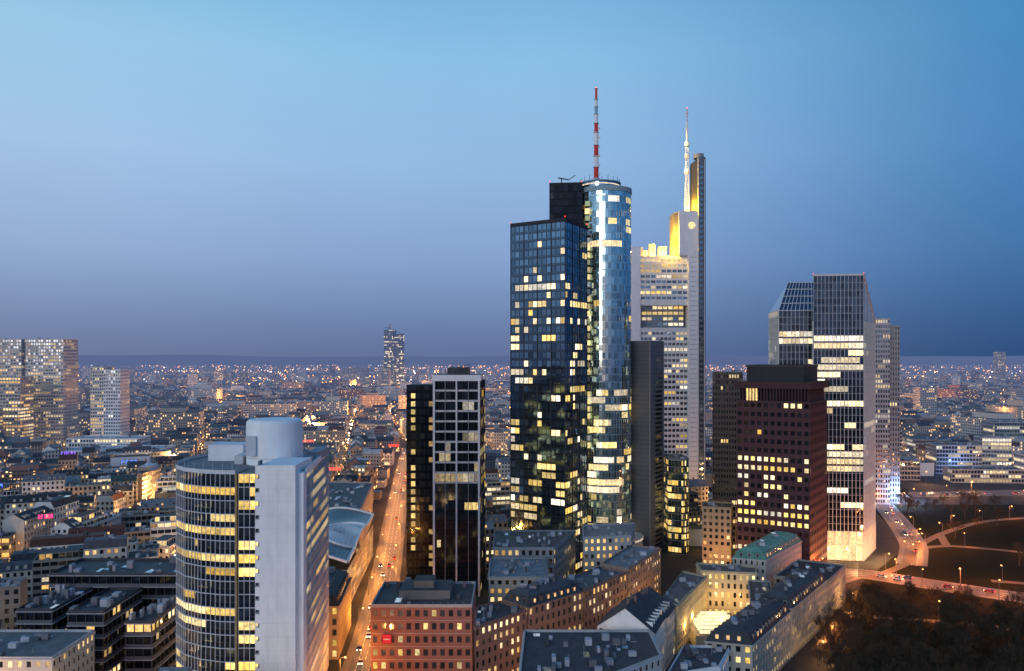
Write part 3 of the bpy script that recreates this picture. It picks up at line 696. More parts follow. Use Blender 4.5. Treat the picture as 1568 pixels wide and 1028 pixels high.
slab('green_copper_roofed_building', [(97, 359), (110, 354), (139, 392), (127, 400)], 20, (.42, .42, .42), .15, rc=(.14, .33, .27), cw=2.4)
slab('long_park_side_building', [(62, 262), (76, 258), (100, 293), (88, 298)], 17, (.4, .38, .34), .35, rc=(.06, .065, .075), kit=14, **yel)
slab('long_park_side_building', [(89, 299), (101, 294), (128, 332), (117, 339)], 17.5, (.4, .36, .3), .4, rc=(.07, .075, .085), kit=14, **yel)
slab('park_corner_building', [(110, 342), (129, 334), (147, 360), (130, 370)], 16, (.3, .28, .26), .3, rc=(.07, .07, .08), roof='flat', kit=16)
slab('lit_orange_house', [(99, 425), (113, 421), (118, 436), (103, 440)], 30, (.4, .28, .18), .3, rc=(.05, .05, .06), roof='flat')

def stepped():
    mb = MB()
    for poly, h in (([(-168, 296), (-120, 296), (-120, 318), (-168, 318)], 29), ([(-164, 270), (-152, 270), (-152, 295.5), (-164, 295.5)], 24), ([(-146, 268), (-134, 268), (-134, 295.5), (-146, 295.5)], 24), ([(-128, 270), (-119, 270), (-119, 295.5), (-128, 295.5)], 20)):
        tower('x', poly, h, 3.9, 3, .12, .5, WARM, mb=mb, px=.2, lo=1.2, hi=.25, d=.5, wc=(.06, .06, .07), scol=(.12, .12, .14), gc=(.06, .07, .1), kit=18, rc=(.1, .105, .12), ledge=(.25, .35, (.4, .4, .44), 1))
    mb.build('stepped_modern_office')
stepped()
slab('corner_office_building', [(-178, 238), (-134, 238), (-134, 262), (-178, 262)], 20, (.55, .55, .57), .25, roof='flat', rc=(.2, .2, .22), kit=26)

# mall with curved glass roof
def mall():
    mb = MB(); x0, x1, y0, y1 = -108, -70.5, 350, 446; n, m = 22, 54
    FA, FB = .80, .46
    def z(a, b):
        return 20+4*math.sin(math.pi*a)*(.7+.6*math.sin(b*6.2+.5))-17*math.exp(-(((a-FA)/.10)**2+((b-FB)/.07)**2))+5*math.exp(-(((a-FA)/.28)**2+((b-FB)/.2)**2))+2*b
    def p(a, b): return Vector((x0+(x1-x0)*a-5.4*b*min(1, a*2), y0+(y1-y0)*b, z(a, b)))
    for i in range(n):
        for j in range(m):
            q = [p(i/n, j/m), p((i+1)/n, j/m), p((i+1)/n, (j+1)/m), p(i/n, (j+1)/m)]
            c = (q[0]+q[1]+q[2]+q[3])/4; k = [v+(c-v)*.13 for v in q]
            white = (((i/n-FA)/.36)**2+((j/m-FB)/.28)**2) < 1
            mb.face([tuple(v) for v in k], M_WALL if white else M_GLASS, (.62, .65, .68) if white else (.05, .07, .10))
            for e in range(4): mb.face([tuple(q[e]), tuple(q[(e+1) % 4]), tuple(k[(e+1) % 4]), tuple(k[e])], M_WALL, (.8, .82, .85) if white else (.2, .22, .25))
    def rib(f, N_=24, r=.5):
        P = [f(k/N_)+Vector((0, 0, .4)) for k in range(N_+1)]
        for u, v in zip(P, P[1:]): mb.bar(tuple(u), tuple(v), r, M_WALL, (.85, .86, .88))
    rib(lambda t: p(1, t)); rib(lambda t: p(0, t)); rib(lambda t: p(t, 0)); rib(lambda t: p(t, 1))
    rib(lambda t: p(min(1, FA+.36*math.cos(t*2*math.pi)), FB+.28*math.sin(t*2*math.pi)), 40)
    facade(mb, (x0, y0), (x1, y0), 0, 17, 12, 4, px=.4, lo=.6, hi=.4, d=.3, wc=(.4, .4, .42), lit=litmat(4, 12, .6))
    facade(mb, (x1, y0), (x1-5.4, y1), 0, 17, 28, 4, px=.4, lo=.6, hi=.4, d=.3, wc=(.4, .4, .42), lit=litmat(4, 28, .6))
    facade(mb, (x0, y1), (x0, y0), 0, 17, 26, 4, px=.4, lo=.6, hi=.4, d=.3, wc=(.4, .4, .42), lit=litmat(4, 26, .6))
    mb.build('curved_roof_shopping_mall'); EXCL.append([(x0-6, y0), (x1, y0), (x1, y1), (x0-6, y1)])
mall()
slab('department_store', [(-125, 455), (-84, 450), (-93, 545), (-135, 550)], 24, (.38, .36, .36), .35, roof='flat', rc=(.12, .125, .14), kit=60)

# ================================================================== CITY GRID
def seg_dist(p, a, b):
    ax, ay = a; bx, by = b; dx, dy = bx-ax, by-ay; t = max(0, min(1, ((p[0]-ax)*dx+(p[1]-ay)*dy)/(dx*dx+dy*dy)))
    return math.hypot(p[0]-ax-t*dx, p[1]-ay-t*dy)
def inside(p, poly):
    c = False; n = len(poly)
    for i in range(n):
        a, b = poly[i], poly[(i+1) % n]
        if (a[1] > p[1]) != (b[1] > p[1]) and p[0] < (b[0]-a[0])*(p[1]-a[1])/(b[1]-a[1])+a[0]: c = not c
    return c
ROADS = [([(-51, 200), (-51, 281), (-62, 400), (-89, 640), (-125, 980)], 7),
         ([(150, 395), (172, 412), (200, 388), (260, 345), (360, 300)], 10),
         ([(208, 425), (232, 470), (255, 540), (300, 690)], 7),
         ([(290, 640), (420, 655), (700, 690)], 12)]
for x, y, w, d, h, c, p in ((395, 760, 40, 26, 26, (.3, .32, .36), .35), (470, 740, 46, 30, 18, (.5, .5, .55), .3), (560, 800, 50, 30, 24, (.25, .27, .32), .4), (360, 820, 30, 22, 34, (.4, .4, .45), .3),
                         (325, 722, 34, 18, 16, (.35, .33, .32), .5), (380, 705, 60, 20, 11, (.4, .38, .36), .8), (452, 700, 48, 22, 9, (.3, .3, .34), .9), (525, 712, 60, 24, 13, (.5, .45, .42), .7),
                         (420, 850, 70, 34, 22, (.2, .22, .26), .5), (520, 880, 44, 30, 38, (.35, .38, .42), .5), (340, 900, 50, 30, 20, (.45, .45, .48), .4), (600, 900, 60, 30, 28, (.3, .3, .33), .4), (455, 790, 26, 20, 30, (.55, .55, .6), .6)):
    tower('low_glass_office', [(x, y), (x+w, y-4), (x+w+3, y+d-4), (x+3, y+d)], h, 3.7, 2.6, p*.7, .8, PALE, px=.4, lo=1.0, hi=.3, d=.2, wc=sc3(c, .8), gc=(.12, .16, .22), kit=14, rc=(.12, .13, .17), lo_=.5, hi_=1.4)
BBX = [(min(p[0] for p in q)-30, max(p[0] for p in q)+30, min(p[1] for p in q)-30, max(p[1] for p in q)+30, q) for q in EXCL]
OLD = [(-50, 190), (150, 190), (165, 430), (-12, 400), (-12, 310), (-50, 310)]
def free(p, mrg=10):
    x, y = p
    if x > .375*y+5 and y < 610: return False
    if x > 290 and y < 740: return False
    if inside(p, OLD): return False
    for a, b, c, d, q in BBX:
        if a < x < b and c < y < d:
            if inside(p, q): return False
            for i in range(len(q)):
                if seg_dist(p, q[i], q[(i+1) % len(q)]) < mrg: return False
    if y < 1600:
        for pl, w in ROADS:
            for i in range(len(pl)-1):
                if seg_dist(p, pl[i], pl[i+1]) < w+2: return False
    return True

WALLC = [(.42, .38, .33), (.5, .49, .48), (.38, .34, .29), (.32, .28, .24), (.48, .46, .42), (.25, .23, .21), (.66, .65, .65), (.4, .31, .24), (.28, .15, .12), (.6, .6, .62)]
ROOFC = [(.045, .05, .065), (.06, .065, .08), (.05, .05, .06), (.10, .10, .12), (.24, .25, .28), (.14, .055, .04), (.08, .09, .11), (.45, .46, .5), (.09, .05, .04), (.06, .12, .11)]
uoff = [0]
def house(A, B, dv, h, near, far_mb, ends):
    A = Vector(A); B = Vector(B); dv = Vector(dv); C = B+dv; D = A+dv; t = (B-A).normalized(); L = (B-A).length
    mb = MB() if near else far_mb
    wc = sc3(R.choice(WALLC), R.uniform(.8, 1.1)); rc = sc3(R.choice(ROOFC), R.uniform(.8, 1.2))
    nr = max(2, round(h/3.4)); E = [(A, B, 1), (B, C, ends), (C, D, 1), (D, A, ends)]
    lp = R.choice([.08, .15, .25, .45]); k = R.random(); modern = k > .62
    for a, b, w in E:
        l = (b-a).length
        if near and w:
            if modern and lp > .1:
                nc = max(1, round(l/3.4)); facade(mb, tuple(a), tuple(b), 0, h, nc, nr, px=.35, lo=1.15, hi=.35, d=.3, wc=wc, gc=(.09, .11, .14), lit=litmat(nr, nc, lp, .6, WARM+PALE, .4, 1.6, rows={0: .7}))
            else:
                nc = max(1, round(l/2.7)); facade(mb, tuple(a), tuple(b), 0, h, nc, nr, px=1.45, lo=1.0, hi=.6, d=.22, wc=wc, gc=(.09, .11, .14), lit=litmat(nr, nc, lp, .3, WARM, .5, 2.0, rows={0: .7}))
            mb.wallbox(tuple(a), tuple(b), h-.3, h+.1, .3, M_WALL, sc3(wc, 1.05))
        elif near: mb.face([(*a, 0), (*b, 0), (*b, h), (*a, h)], M_WALL, wc)
        else:
            uoff[0] = (uoff[0]+R.randint(3, 40)*2.7) % 40000; o = uoff[0]
            mb.face([(*a, 0), (*b, 0), (*b, h), (*a, h)], M_FAR if w else M_WALL, wc, [(o, 0), (o+l, 0), (o+l, h), (o, h)])
    if k < .38:
        rh = R.uniform(3, 5); m1 = (A+D)/2; m2 = (B+C)/2; n = dv.normalized()*.4
        mb.face([(*(A-n), h), (*(B-n), h), (*m2, h+rh), (*m1, h+rh)], M_ROOF, rc); mb.face([(*(C+n), h), (*(D+n), h), (*m1, h+rh), (*m2, h+rh)], M_ROOF, rc)
        mb.face([(*B, h), (*C, h), (*m2, h+rh)], M_WALL, wc); mb.face([(*D, h), (*A, h), (*m1, h+rh)], M_WALL, wc)
        if near:
            N = dv.normalized()
            for side in (0, 1):
                s = 2.2
                while s < L-2.5:
                    if R.random() < .7:
                        q = (A+t*s+N*.9) if side == 0 else (D+t*s-N*3.1)
                        mb.prism([tuple(q), tuple(q+t*1.3), tuple(q+t*1.3+N*2.2), tuple(q+N*2.2)], h+.2, h+2.2, M_WALL, sc3(wc, .9), M_ROOF, rc)
                        lt = R.random() < lp; w0 = q+t*.2-N*.03; w1 = q+t*1.1-N*.03
                        mb.face([(*w0, h+.7), (*w1, h+.7), (*w1, h+1.9), (*w0, h+1.9)], M_LIT if lt else M_GLASS, (1.4, .8, .32) if lt else (.1, .12, .14))
                    s += 3.2
        for i in range(2 if near else 1):
            q = m1+(m2-m1)*R.random(); mb.box(q.x-.5, q.x+.5, q.y-.6, q.y+.6, h+rh-1, h+rh+1.3, M_WALL, (.25, .17, .14))
    elif k < .55:
        n = dv.normalized(); q = [A+n*2+t*.0, B+n*2, C-n*2, D-n*2]; P = [A, B, C, D]
        for i in (0, 2): mb.face([(*P[i], h), (*P[i+1], h), (*q[i+1], h+3.4), (*q[i], h+3.4)], M_ROOF, rc)
        for i, j in ((1, 2), (3, 0)): mb.face([(*P[i], h), (*P[j], h), (*q[j], h+3.4), (*q[i], h+3.4)], M_WALL, wc)
        mb.face([(*v, h+3.4) for v in q], M_ROOF, sc3(rc, 1.5))
        if near: roof_kit(mb, [tuple(v) for v in q], h+3.3, 4, hmax=1.6)
    else:
        mb.face([(*v, h) for v in (A, B, C, D)], M_ROOF, rc)
        if near: parapet(mb, [tuple(v) for v in (A, B, C, D)], h, .7, .3, wc)
        if R.random() < .4:
            n = dv.normalized(); q = [A+n*2.2+t*2, B+n*2.2-t*2, C-n*2.2-t*2, D-n*2.2+t*2]
            if L > 8:
                for i in range(4):
                    a, b = q[i], q[(i+1) % 4]; l = (b-a).length
                    if near: facade(mb, tuple(a), tuple(b), h, h+3.1, max(1, round(l/2.6)), 1, px=.4, lo=.5, hi=.4, d=.15, wc=sc3(wc, .9), gc=(.12, .15, .18), lit=litmat(1, max(1, round(l/2.6)), lp))
                    else: mb.face([(*a, h), (*b, h), (*b, h+3.1), (*a, h+3.1)], M_WALL, sc3(wc, .9))
                mb.face([(*v, h+3.1) for v in q], M_ROOF, sc3(rc, 1.2))
        roof_kit(mb, [tuple(v) for v in (A, B, C, D)], h, 8 if near else 2, hmax=2.2)
    if near: mb.build('apartment_house' if wc[0] > .4 else 'town_house')

DIR = Vector((-.104, 1)).normalized(); PER = Vector((DIR.y, -DIR.x)); ORG = Vector((-51, 281))
def warp(a, b):
    k = min(1, abs(a)/250); k2 = min(1, max(0, b-500)/900)
    aa = a+k*(42*math.sin(b/310+1.2)+24*math.sin(b/140+a/200))+k2*60*math.sin(b/420+a/380+2)
    bb = b+k*(46*math.sin(a/290+.6)+20*math.sin(a/130+b/260))+k2*70*math.sin(a/350+b/500)
    return ORG+PER*aa+DIR*bb
ga = [0]
rg = random.Random(5)
while ga[-1] < 2400: ga.append(ga[-1]+rg.uniform(56, 118))
neg = [0]
while neg[-1] > -2200: neg.append(neg[-1]-rg.uniform(50, 98))
GA = sorted(set(neg[1:]+ga)); GB = [-95]
while GB[-1] < 2500: GB.append(GB[-1]+rg.uniform(46, 92))
far = MB(); pav = MB(); LAMPS = []; lamps_far = MB()
LC = [(1, .36, .07), (1, .42, .1), (1, .5, .18), (1, .72, .42), (1, .32, .06), (1, .46, .14), (1, .4, .1), (.85, .9, 1)]
def vis(p, m=60): return p.y > 160 and abs(p.x) < .66*p.y+m
for i in range(len(GA)-1):
    for j in range(len(GB)-1):
        c = [warp(GA[i], GB[j]), warp(GA[i+1], GB[j]), warp(GA[i+1], GB[j+1]), warp(GA[i], GB[j+1])]
        ce = (c[0]+c[1]+c[2]+c[3])/4
        if not vis(ce): continue
        near = ce.y < 640
        if ce.y < 1150 and free(tuple(c[0]), 5) and R.random() < .7: LAMPS.append((c[0].x, c[0].y, R.choice([1, 2, 4])))
        mid = (c[0]+c[1])/2; mid2 = (c[0]+c[3])/2
        if ce.y < 620 and free(tuple(mid), 4) and R.random() < .55: LAMPS.append((mid.x, mid.y, R.choice([1, 2])))
        if ce.y < 620 and free(tuple(mid2), 4) and R.random() < .55: LAMPS.append((mid2.x, mid2.y, R.choice([1, 2])))
        for (a, b) in ((c[0], c[1]), (c[0], c[3])):
            L = (b-a).length; s = 0
            lc = R.choice(LC); br = R.choice([1.5, 3, 6, 14])
            while s < L:
                p = a+(b-a)*(s/L); r = max(.35, p.y*.00055)*R.uniform(.6, 1.5)
                if free(tuple(p), 3): lamps_far.octa(p.x, p.y, 7.5 if R.random() < .75 else R.uniform(10, 17), r, M_LAMP, sc3(lc, br*R.uniform(.6, 1.4)))
                s += R.uniform(16, 38)
        q = [v+(ce-v).normalized()*8.5 for v in c]
        if all(free(tuple(v), 2) for v in q) and ce.y < 1400: pav.prism([tuple(v+(v-ce).normalized()*2.5) for v in q], 0, .13, M_WALL, (.2, .19, .18))
        base = R.uniform(12, 22); kind = R.random()
        if kind < .05 and ce.y > 700: continue
        if kind < .32 and not near:
            h = R.choice([9, 14, 18, 22, 26, 38])
            P = [tuple(v+(ce-v)*R.uniform(.05, .35)) for v in q]
            if all(free(v, 6) for v in P):
                wc = sc3(R.choice(WALLC), 1.1); cx_, cy_ = ce
                for e in range(4):
                    A, B = P[e], P[(e+1) % 4]; l = math.dist(A, B); uoff[0] = (uoff[0]+97*2.7) % 40000; o = uoff[0]
                    far.face([(*A, 0), (*B, 0), (*B, h), (*A, h)], M_FAR, wc, [(o, 0), (o+l, 0), (o+l, h), (o, h)])
                far.face([(*v, h) for v in P], M_ROOF, sc3(R.choice(ROOFC), 1.4)); roof_kit(far, P, h, 10)
                if R.random() < .5:
                    Q = [(cx_+(v[0]-cx_)*.5, cy_+(v[1]-cy_)*.5) for v in P]; far.prism(Q, h, h+R.uniform(3, 9), M_WALL, wc, M_ROOF, R.choice(ROOFC))
            continue
        for e in range(4):
            A, B = q[e], q[(e+1) % 4]; L = (B-A).length; t = (B-A).normalized(); n = Vector((-t.y, t.x)); dep = 11.5
            s = 0 if e % 2 == 0 else dep+.5; end = L if e % 2 == 0 else L-dep-.5
            while s < end-6:
                w = min(R.uniform(11, 28), end-s)
                if end-s-w < 7: w = end-s
                a = A+t*s; b = A+t*(s+w-.02); h = base+R.uniform(-5, 5)
                if R.random() < .94:
                    m = (a+b)/2+n*dep/2
                    if all(free(tuple(v), 3) for v in (a, b, a+n*dep, b+n*dep, m)):
                        house(a, b, n*dep, max(8, h), near, far, s == 0 or s+w >= end-1 or R.random() < .2)
                s += w
        if R.random() < .7:
            w = R.uniform(8, 16); h = R.uniform(5, 12)
            if free(tuple(ce), 14):
                far.box(ce.x-w, ce.x+w, ce.y-w*.6, ce.y+w*.6, 0, h, M_WALL, R.choice(WALLC), M_ROOF, R.choice(ROOFC))
# scattered outer city
g2 = random.Random(9)
for k in range(14000):
    y = 2500+7500*(g2.random()**1.6); x = g2.uniform(-.68, .68)*y
    if math.sin(x/520+1)*math.sin(y/610)+.5*math.sin(x/210+y/330) < -.5: continue
    w = g2.uniform(5, 24); l = g2.uniform(6, 14); h = g2.uniform(6, 17)
    if g2.random() < .03: h = g2.uniform(25, 60)
    if g2.random() < .06: w *= 2.5; l *= 2
    a = g2.uniform(-.5, .5)+(0 if g2.random() < .5 else 1.57); ca, sa = math.cos(a), math.sin(a)
    P = [(x+ca*i*w-sa*jj*l, y+sa*i*w+ca*jj*l) for i, jj in ((-1, -1), (1, -1), (1, 1), (-1, 1))]; wc = g2.choice(WALLC)
    for e in range(4):
        A, B = P[e], P[(e+1) % 4]; L = math.dist(A, B); o = g2.randint(0, 9000)*2.7
        far.face([(*A, 0), (*B, 0), (*B, h), (*A, h)], M_FAR, wc, [(o, 0), (o+L, 0), (o+L, h), (o, h)])
    far.face([(*v, h) for v in P], M_ROOF, g2.choice(ROOFC))
    if g2.random() < .42:
        r = y*.00055*g2.uniform(.5, 1.6); lamps_far.octa(x+w+6, y-l-6, 12+r, r, M_LAMP, sc3(g2.choice(LC), g2.choice([2, 4, 8, 18])))
far.build('distant_city_buildings', (0, 0, 0)); pav.build('pavement', (0, 0, 0)); lamps_far.build('distant_street_lights', (0, 0, 0))
for x, y, w, d, h in ((1500, 2520, 24, 24, 125), (-330, 2050, 22, 20, 78), (-372, 2030, 18, 18, 60), (-560, 3500, 30, 20, 95), (-1250, 3300, 40, 20, 70), (520, 1200, 30, 18, 48), (640, 1280, 26, 22, 60), (-950, 2600, 30, 25, 66), (70, 3100, 40, 24, 60), (1050, 1700, 60, 24, 40)):
    tower('distant_high_rise', [(x, y), (x+w, y), (x+w, y+d), (x, y+d)], h, 3.6, 3.2, .25, .5, WARM, px=1.2, lo=1.2, hi=.5, d=.2, wc=(.4, .38, .38), kit=3)
# illuminated rooftop signs over the shopping district
gs = random.Random(21)
for x, y, w, col in ((-280, 470, 9, (2.5, .1, .1)), (-225, 610, 8, (.9, .2, 2.6)), (-330, 520, 10, (.15, .4, 3)), (-180, 520, 7, (2.8, .15, .12)), (-300, 640, 12, (.2, .5, 3)), (-130, 600, 9, (3, .2, .15)), (-380, 700, 12, (.8, .3, 2.8)), (-110, 760, 10, (2.6, .12, .1)), (-200, 800, 12, (3, .3, .2)), (-240, 420, 7, (2.2, .1, .5))):
    mb = MB(); z = 25; n = gs.randint(4, 7); cw_ = w/n
    mb.box(-w/2-.4, w/2+.4, 0, .4, z-.3, z, M_WALL, (.15, .15, .16)); mb.box(-w/2-.4, w/2+.4, 0, .4, z+2.6, z+2.8, M_WALL, (.15, .15, .16))
    for s in (-w/2, 0, w/2): mb.bar((s, .2, 0), (s, .2, z+2.7), .12, M_WALL, (.15, .15, .16))
    for k in range(n):
        cx = -w/2+(k+.5)*cw_; hw = cw_*.34
        mb.box(cx-hw, cx-hw+.3, -.12, -.02, z+.2, z+2.4, M_LAMP, col)
        if gs.random() < .8: mb.box(cx+hw-.3, cx+hw, -.12, -.02, z+.2, z+2.4, M_LAMP, col)
        mb.box(cx-hw+.31, cx+hw-.31, -.12, -.02, z+2.05 if gs.random() < .6 else z+1.15, z+2.4 if gs.random() < 0 else z+2.4, M_LAMP, col)
    o = mb.build('rooftop_neon_sign', (0, 0, 0)); o.location = (x, y, 0); o.rotation_euler[2] = math.atan2(-x, y)*.8

# ================================================================== GROUND
def sheet(name, pts, z, mat):
    mb = MB(); mb.face([(x, y, z) for x, y in pts], mat, (.1, .1, .1)); return mb.build(name, (0, 0, 0))
S = 16000; sheet('ground', [(-S, -6000), (S, -6000), (S, 22000), (-S, 22000)], 0, M_GROUND)
sheet('park_lawn', [(165, 250), (420, 250), (560, 600), (262, 600), (228, 470), (168, 392), (140, 330), (104, 270)], .03, M_GRASS)
def ribbon(name, pl, w, z, mat, col=(.1, .1, .1), kerb=True, marks=True):
    mb = MB(); V = [Vector(p) for p in pl]; Ls = []; Rs = []
    P = []
    for i in range(len(V)-1):
        for k in range(8): P.append(V[i].lerp(V[i+1], k/8))
    P.append(V[-1])
    for _ in range(6): P = [P[0]]+[(P[i-1]+P[i]*2+P[i+1])/4 for i in range(1, len(P)-1)]+[P[-1]]
    for i, p in enumerate(P):
        t = (P[min(i+1, len(P)-1)]-P[max(i-1, 0)]).normalized(); n = Vector((-t.y, t.x)); Ls.append(p+n*w/2); Rs.append(p-n*w/2)
    for i in range(len(P)-1):
        mb.face([(*Rs[i], z), (*Rs[i+1], z), (*Ls[i+1], z), (*Ls[i], z)], mat, col)
        if kerb:
            for a, b, s in ((Ls[i], Ls[i+1], 1), (Rs[i], Rs[i+1], -1)):
                t = (b-a).normalized(); n = Vector((-t.y, t.x))*s
                q = [a, b, b+n*2.6, a+n*2.6]
                mb.face([(*v, .14) for v in q], M_WALL, (.2, .19, .18)); mb.face([(*a, 0), (*b, 0), (*b, .14), (*a, .14)], M_WALL, (.25, .25, .24)); mb.face([(*(a+n*2.6), 0), (*(b+n*2.6), 0), (*(b+n*2.6), .14), (*(a+n*2.6), .14)], M_WALL, (.25, .25, .24))
        if marks:
            a, b = P[i], P[i+1]; L = (b-a).length; t = (b-a).normalized(); n = Vector((-t.y, t.x))*.1; s = 0
            while s+3 < L:
                for off in (-w/4, 0, w/4):
                    c = a+t*s+n*10*off; mb.face([(*(c-n), z+.004), (*(c+t*3-n), z+.004), (*(c+t*3+n), z+.004), (*(c+n), z+.004)], M_WALL, (.7, .7, .68))
                s += 8
    mb.build(name, (0, 0, 0)); return P
RP = [ribbon('road', pl, w*1.35, .045, M_ASPH) for pl, w in ROADS]
PATHS = [[(176, 400), (210, 430), (225, 460), (250, 470), (282, 455), (300, 430), (292, 400), (262, 385), (232, 395)], [(225, 460), (262, 500), (310, 540), (380, 560)], [(250, 470), (262, 500)], [(150, 340), (190, 330), (240, 300), (300, 262)], [(300, 430), (360, 440)]]
PP = [ribbon('park_path', p, 4.6, .06+.006*i, M_WALL, (.16, .12, .085), kerb=False, marks=False) for i, p in enumerate(PATHS)]
def hills():
    mb = MB(); g = random.Random(3)
    for y, h0 in ((10500, 60), (13000, 105), (16500, 150)):
        prev = None
        for k in range(121):
            x = -y*1.1+k*y*2.2/120; h = h0+h0*.16*math.sin(x/1700+y)+h0*.08*math.sin(x/600)+g.uniform(-3, 3)
            if prev: mb.face([(prev[0], y, 0), (x, y, 0), (x, y+900, h), (prev[0], y+900, prev[1])], M_GRASS, (.03, .04, .03))
            prev = (x, h)
    mb.build('hills', (0, 0, 0))
hills()

# ================================================================== TREES
def tree_mesh(seed, H):
    g = random.Random(seed); mb = MB()
    def br(p, d, L, r, lv):
        q = p+d*L
        u = d.orthogonal().normalized(); w = d.cross(u); n = 5 if lv < 2 else 3; r2 = r*.62
        for i in range(n):
            a = 2*math.pi*i/n; b = 2*math.pi*(i+1)/n
            f = lambda c, t, rr: tuple(c+u*math.cos(t)*rr+w*math.sin(t)*rr)
            mb.face([f(p, a, r), f(p, b, r), f(q, b, r2), f(q, a, r2)], M_BARK)
        if lv == 4:
            for _ in range(10):
                s = p+d*L*g.uniform(.1, 1); e = (d+Vector((g.uniform(-1, 1), g.uniform(-1, 1), g.uniform(-.5, .9)))).normalized()*g.uniform(.6, 1.5)
                o = Vector((g.uniform(-1, 1), g.uniform(-1, 1), g.uniform(-1, 1))).normalized()*.06
                mb.face([tuple(s-o), tuple(s+o), tuple(s+e)], M_BARK)
            return
        for k in range(3 if lv else 5):
            sp = .55+.2*g.random() if lv else .6
            nd = (d+Vector((g.uniform(-1, 1), g.uniform(-1, 1), g.uniform(-.35, .6)))*sp*1.25).normalized()
            if nd.z < -.1: nd.z *= -.5
            br(p+d*L*g.uniform(.55, 1), nd, L*g.uniform(.58, .84), r2*.8, lv+1)
    br(Vector((0, 0, 0)), Vector((0, 0, 1)), H*.32, .3, 0)
    return mb.mesh('bare_tree', (0, 0, 0))
TM = [tree_mesh(s, 15) for s in (1, 2, 3, 4, 5)]
gt = random.Random(4); cnt = 0
def add_tree(x, y, s):
    o = bpy.data.objects.new('bare_tree', gt.choice(TM)); o.location = (x, y, 0); o.rotation_euler[2] = gt.uniform(0, 6.28); o.scale = (s, s, s*gt.uniform(.9, 1.25)); COL.objects.link(o)
def clear(p):
    for k, P in enumerate(RP+PP):
        for i in range(len(P)-1):
            w = seg_dist(p, P[i], P[i+1])
            if w < 6: return False
            if k in (1, 4) and w < 34 and p[1] < min(P[i].y, P[i+1].y): return False   # open verge south of the boulevard
    return True
tries = 0
while cnt < 300 and tries < 12000:
    tries += 1
    y = gt.uniform(240, 600) if gt.random() < .55 else gt.uniform(240, 350); x = gt.uniform(.36*y+8, .7*y)
    if y > 380 and gt.random() < .4: continue
    if y > 400 and x < 212+(y-434)*.35: continue
    if inside((x, y), [(162, 380), (230, 400), (225, 470), (160, 470)]): continue
    if y > 395 and y < 480 and 225 < x < 292 and gt.random() < .85: continue
    if any(inside((x, y), q) for q in EXCL) or not clear((x, y)): continue
    if min((seg_dist((x, y), q[i], q[(i+1) % len(q)]) for q in EXCL for i in range(len(q)) if abs(q[0][0]-x) < 80 and abs(q[0][1]-y) < 80), default=99) < 5: continue
    add_tree(x, y, gt.uniform(.45, 1.1)); cnt += 1
for k in range(16): add_tree(106+k*3.6+gt.uniform(-1, 1), 285+k*5.3, gt.uniform(.5, .75))
def far_trees():
    mb = MB(); g = random.Random(8)
    for k in range(1100):
        y = 620+2600*g.random()**1.3; x = g.uniform(.1, .68)*y if g.random() < .7 else g.uniform(-.68, .1)*y
        r = g.uniform(2.5, 5); z = r*1.3
        if not free((x, y), 5): continue
        for _ in range(26):
            a = Vector((g.gauss(0, .5), g.gauss(0, .5), g.gauss(0, .5)))*r+Vector((x, y, z+2)); u = Vector((g.uniform(-1, 1), g.uniform(-1, 1), g.uniform(-1, 1)))*r*.35; v = Vector((g.uniform(-1, 1), g.uniform(-1, 1), g.uniform(-1, 1)))*r*.35
            mb.face([tuple(a), tuple(a+u), tuple(a+v)], M_BARK)
    mb.build('distant_trees', (0, 0, 0))
far_trees()

# ================================================================== STREET LAMPS
def lamp_mesh():
    mb = MB(); mb.cyl(0, 0, .12, .07, 0, 8, 8, M_WALL, (.15, .15, .16)); mb.cyl(0, 0, .22, .2, 0, .8, 8, M_WALL, (.15, .15, .16))
    mb.bar((0, 0, 7.9), (1.6, 0, 8.4), .06, M_WALL, (.15, .15, .16)); mb.box(1.2, 2.2, -.22, .22, 8.35, 8.55, M_WALL, (.2, .2, .2))
    mb.octa(1.7, 0, 8.2, .34, M_LAMP, (14, 6.5, 1.8)); return mb.mesh('street_lamp', (0, 0, 0))
LM_ = lamp_mesh(); LD = {}
def street_lamp(x, y, rot, e, col=(1, .42, .1), s=1):
    o = bpy.data.objects.new('street_lamp', LM_); o.location = (x, y, 0); o.rotation_euler[2] = rot; o.scale = (s, s, s); COL.objects.link(o)
    k = (e, col)
    if k not in LD:
        l = bpy.data.lights.new('lamp_light', 'POINT'); l.energy = e; l.color = col; l.shadow_soft_size = .35; LD[k] = l
    b = bpy.data.objects.new('lamp_light', LD[k]); COL.objects.link(b); b.parent = o; b.location = (1.7, 0, 7.7)
def along(P, step, off, e, col, ymin=0):
    acc = 0; side = 1
    for i in range(len(P)-1):
        a, b = P[i], P[i+1]; L = (b-a).length; acc += L
        if acc > step and a.y > ymin:
            acc = 0; t = (b-a).normalized(); n = Vector((-t.y, t.x))*side; p = a+n*off
            street_lamp(p.x, p.y, math.atan2(-n.y, -n.x), e, col); side = -side
along(RP[0], 17, 5.9, 10500, (1, .34, .05), ymin=230)
along(RP[1], 13, 7.8, 12000, (1, .24, .05)); along(RP[2], 20, 5.8, 4000, (1, .32, .07)); along(RP[3], 30, 9.4, 17000, (1, .36, .09))
for P in PP[:2]+[PP[3]]: along(P, 27, 3.0, 5500, (1, .27, .05))
for x, y, k in LAMPS: street_lamp(x, y, R.uniform(0, 6.28), round(7000*k), (1, .47, .15))
for x, y in ((20, 272), (34, 282), (44, 300), (56, 320), (66, 338), (78, 276), (108, 288), (118, 304), (132, 322), (146, 346), (104, 412), (116, 408)): street_lamp(x, y, R.uniform(0, 6.28), 4500, (1, .45, .12))
gl = random.Random(12)
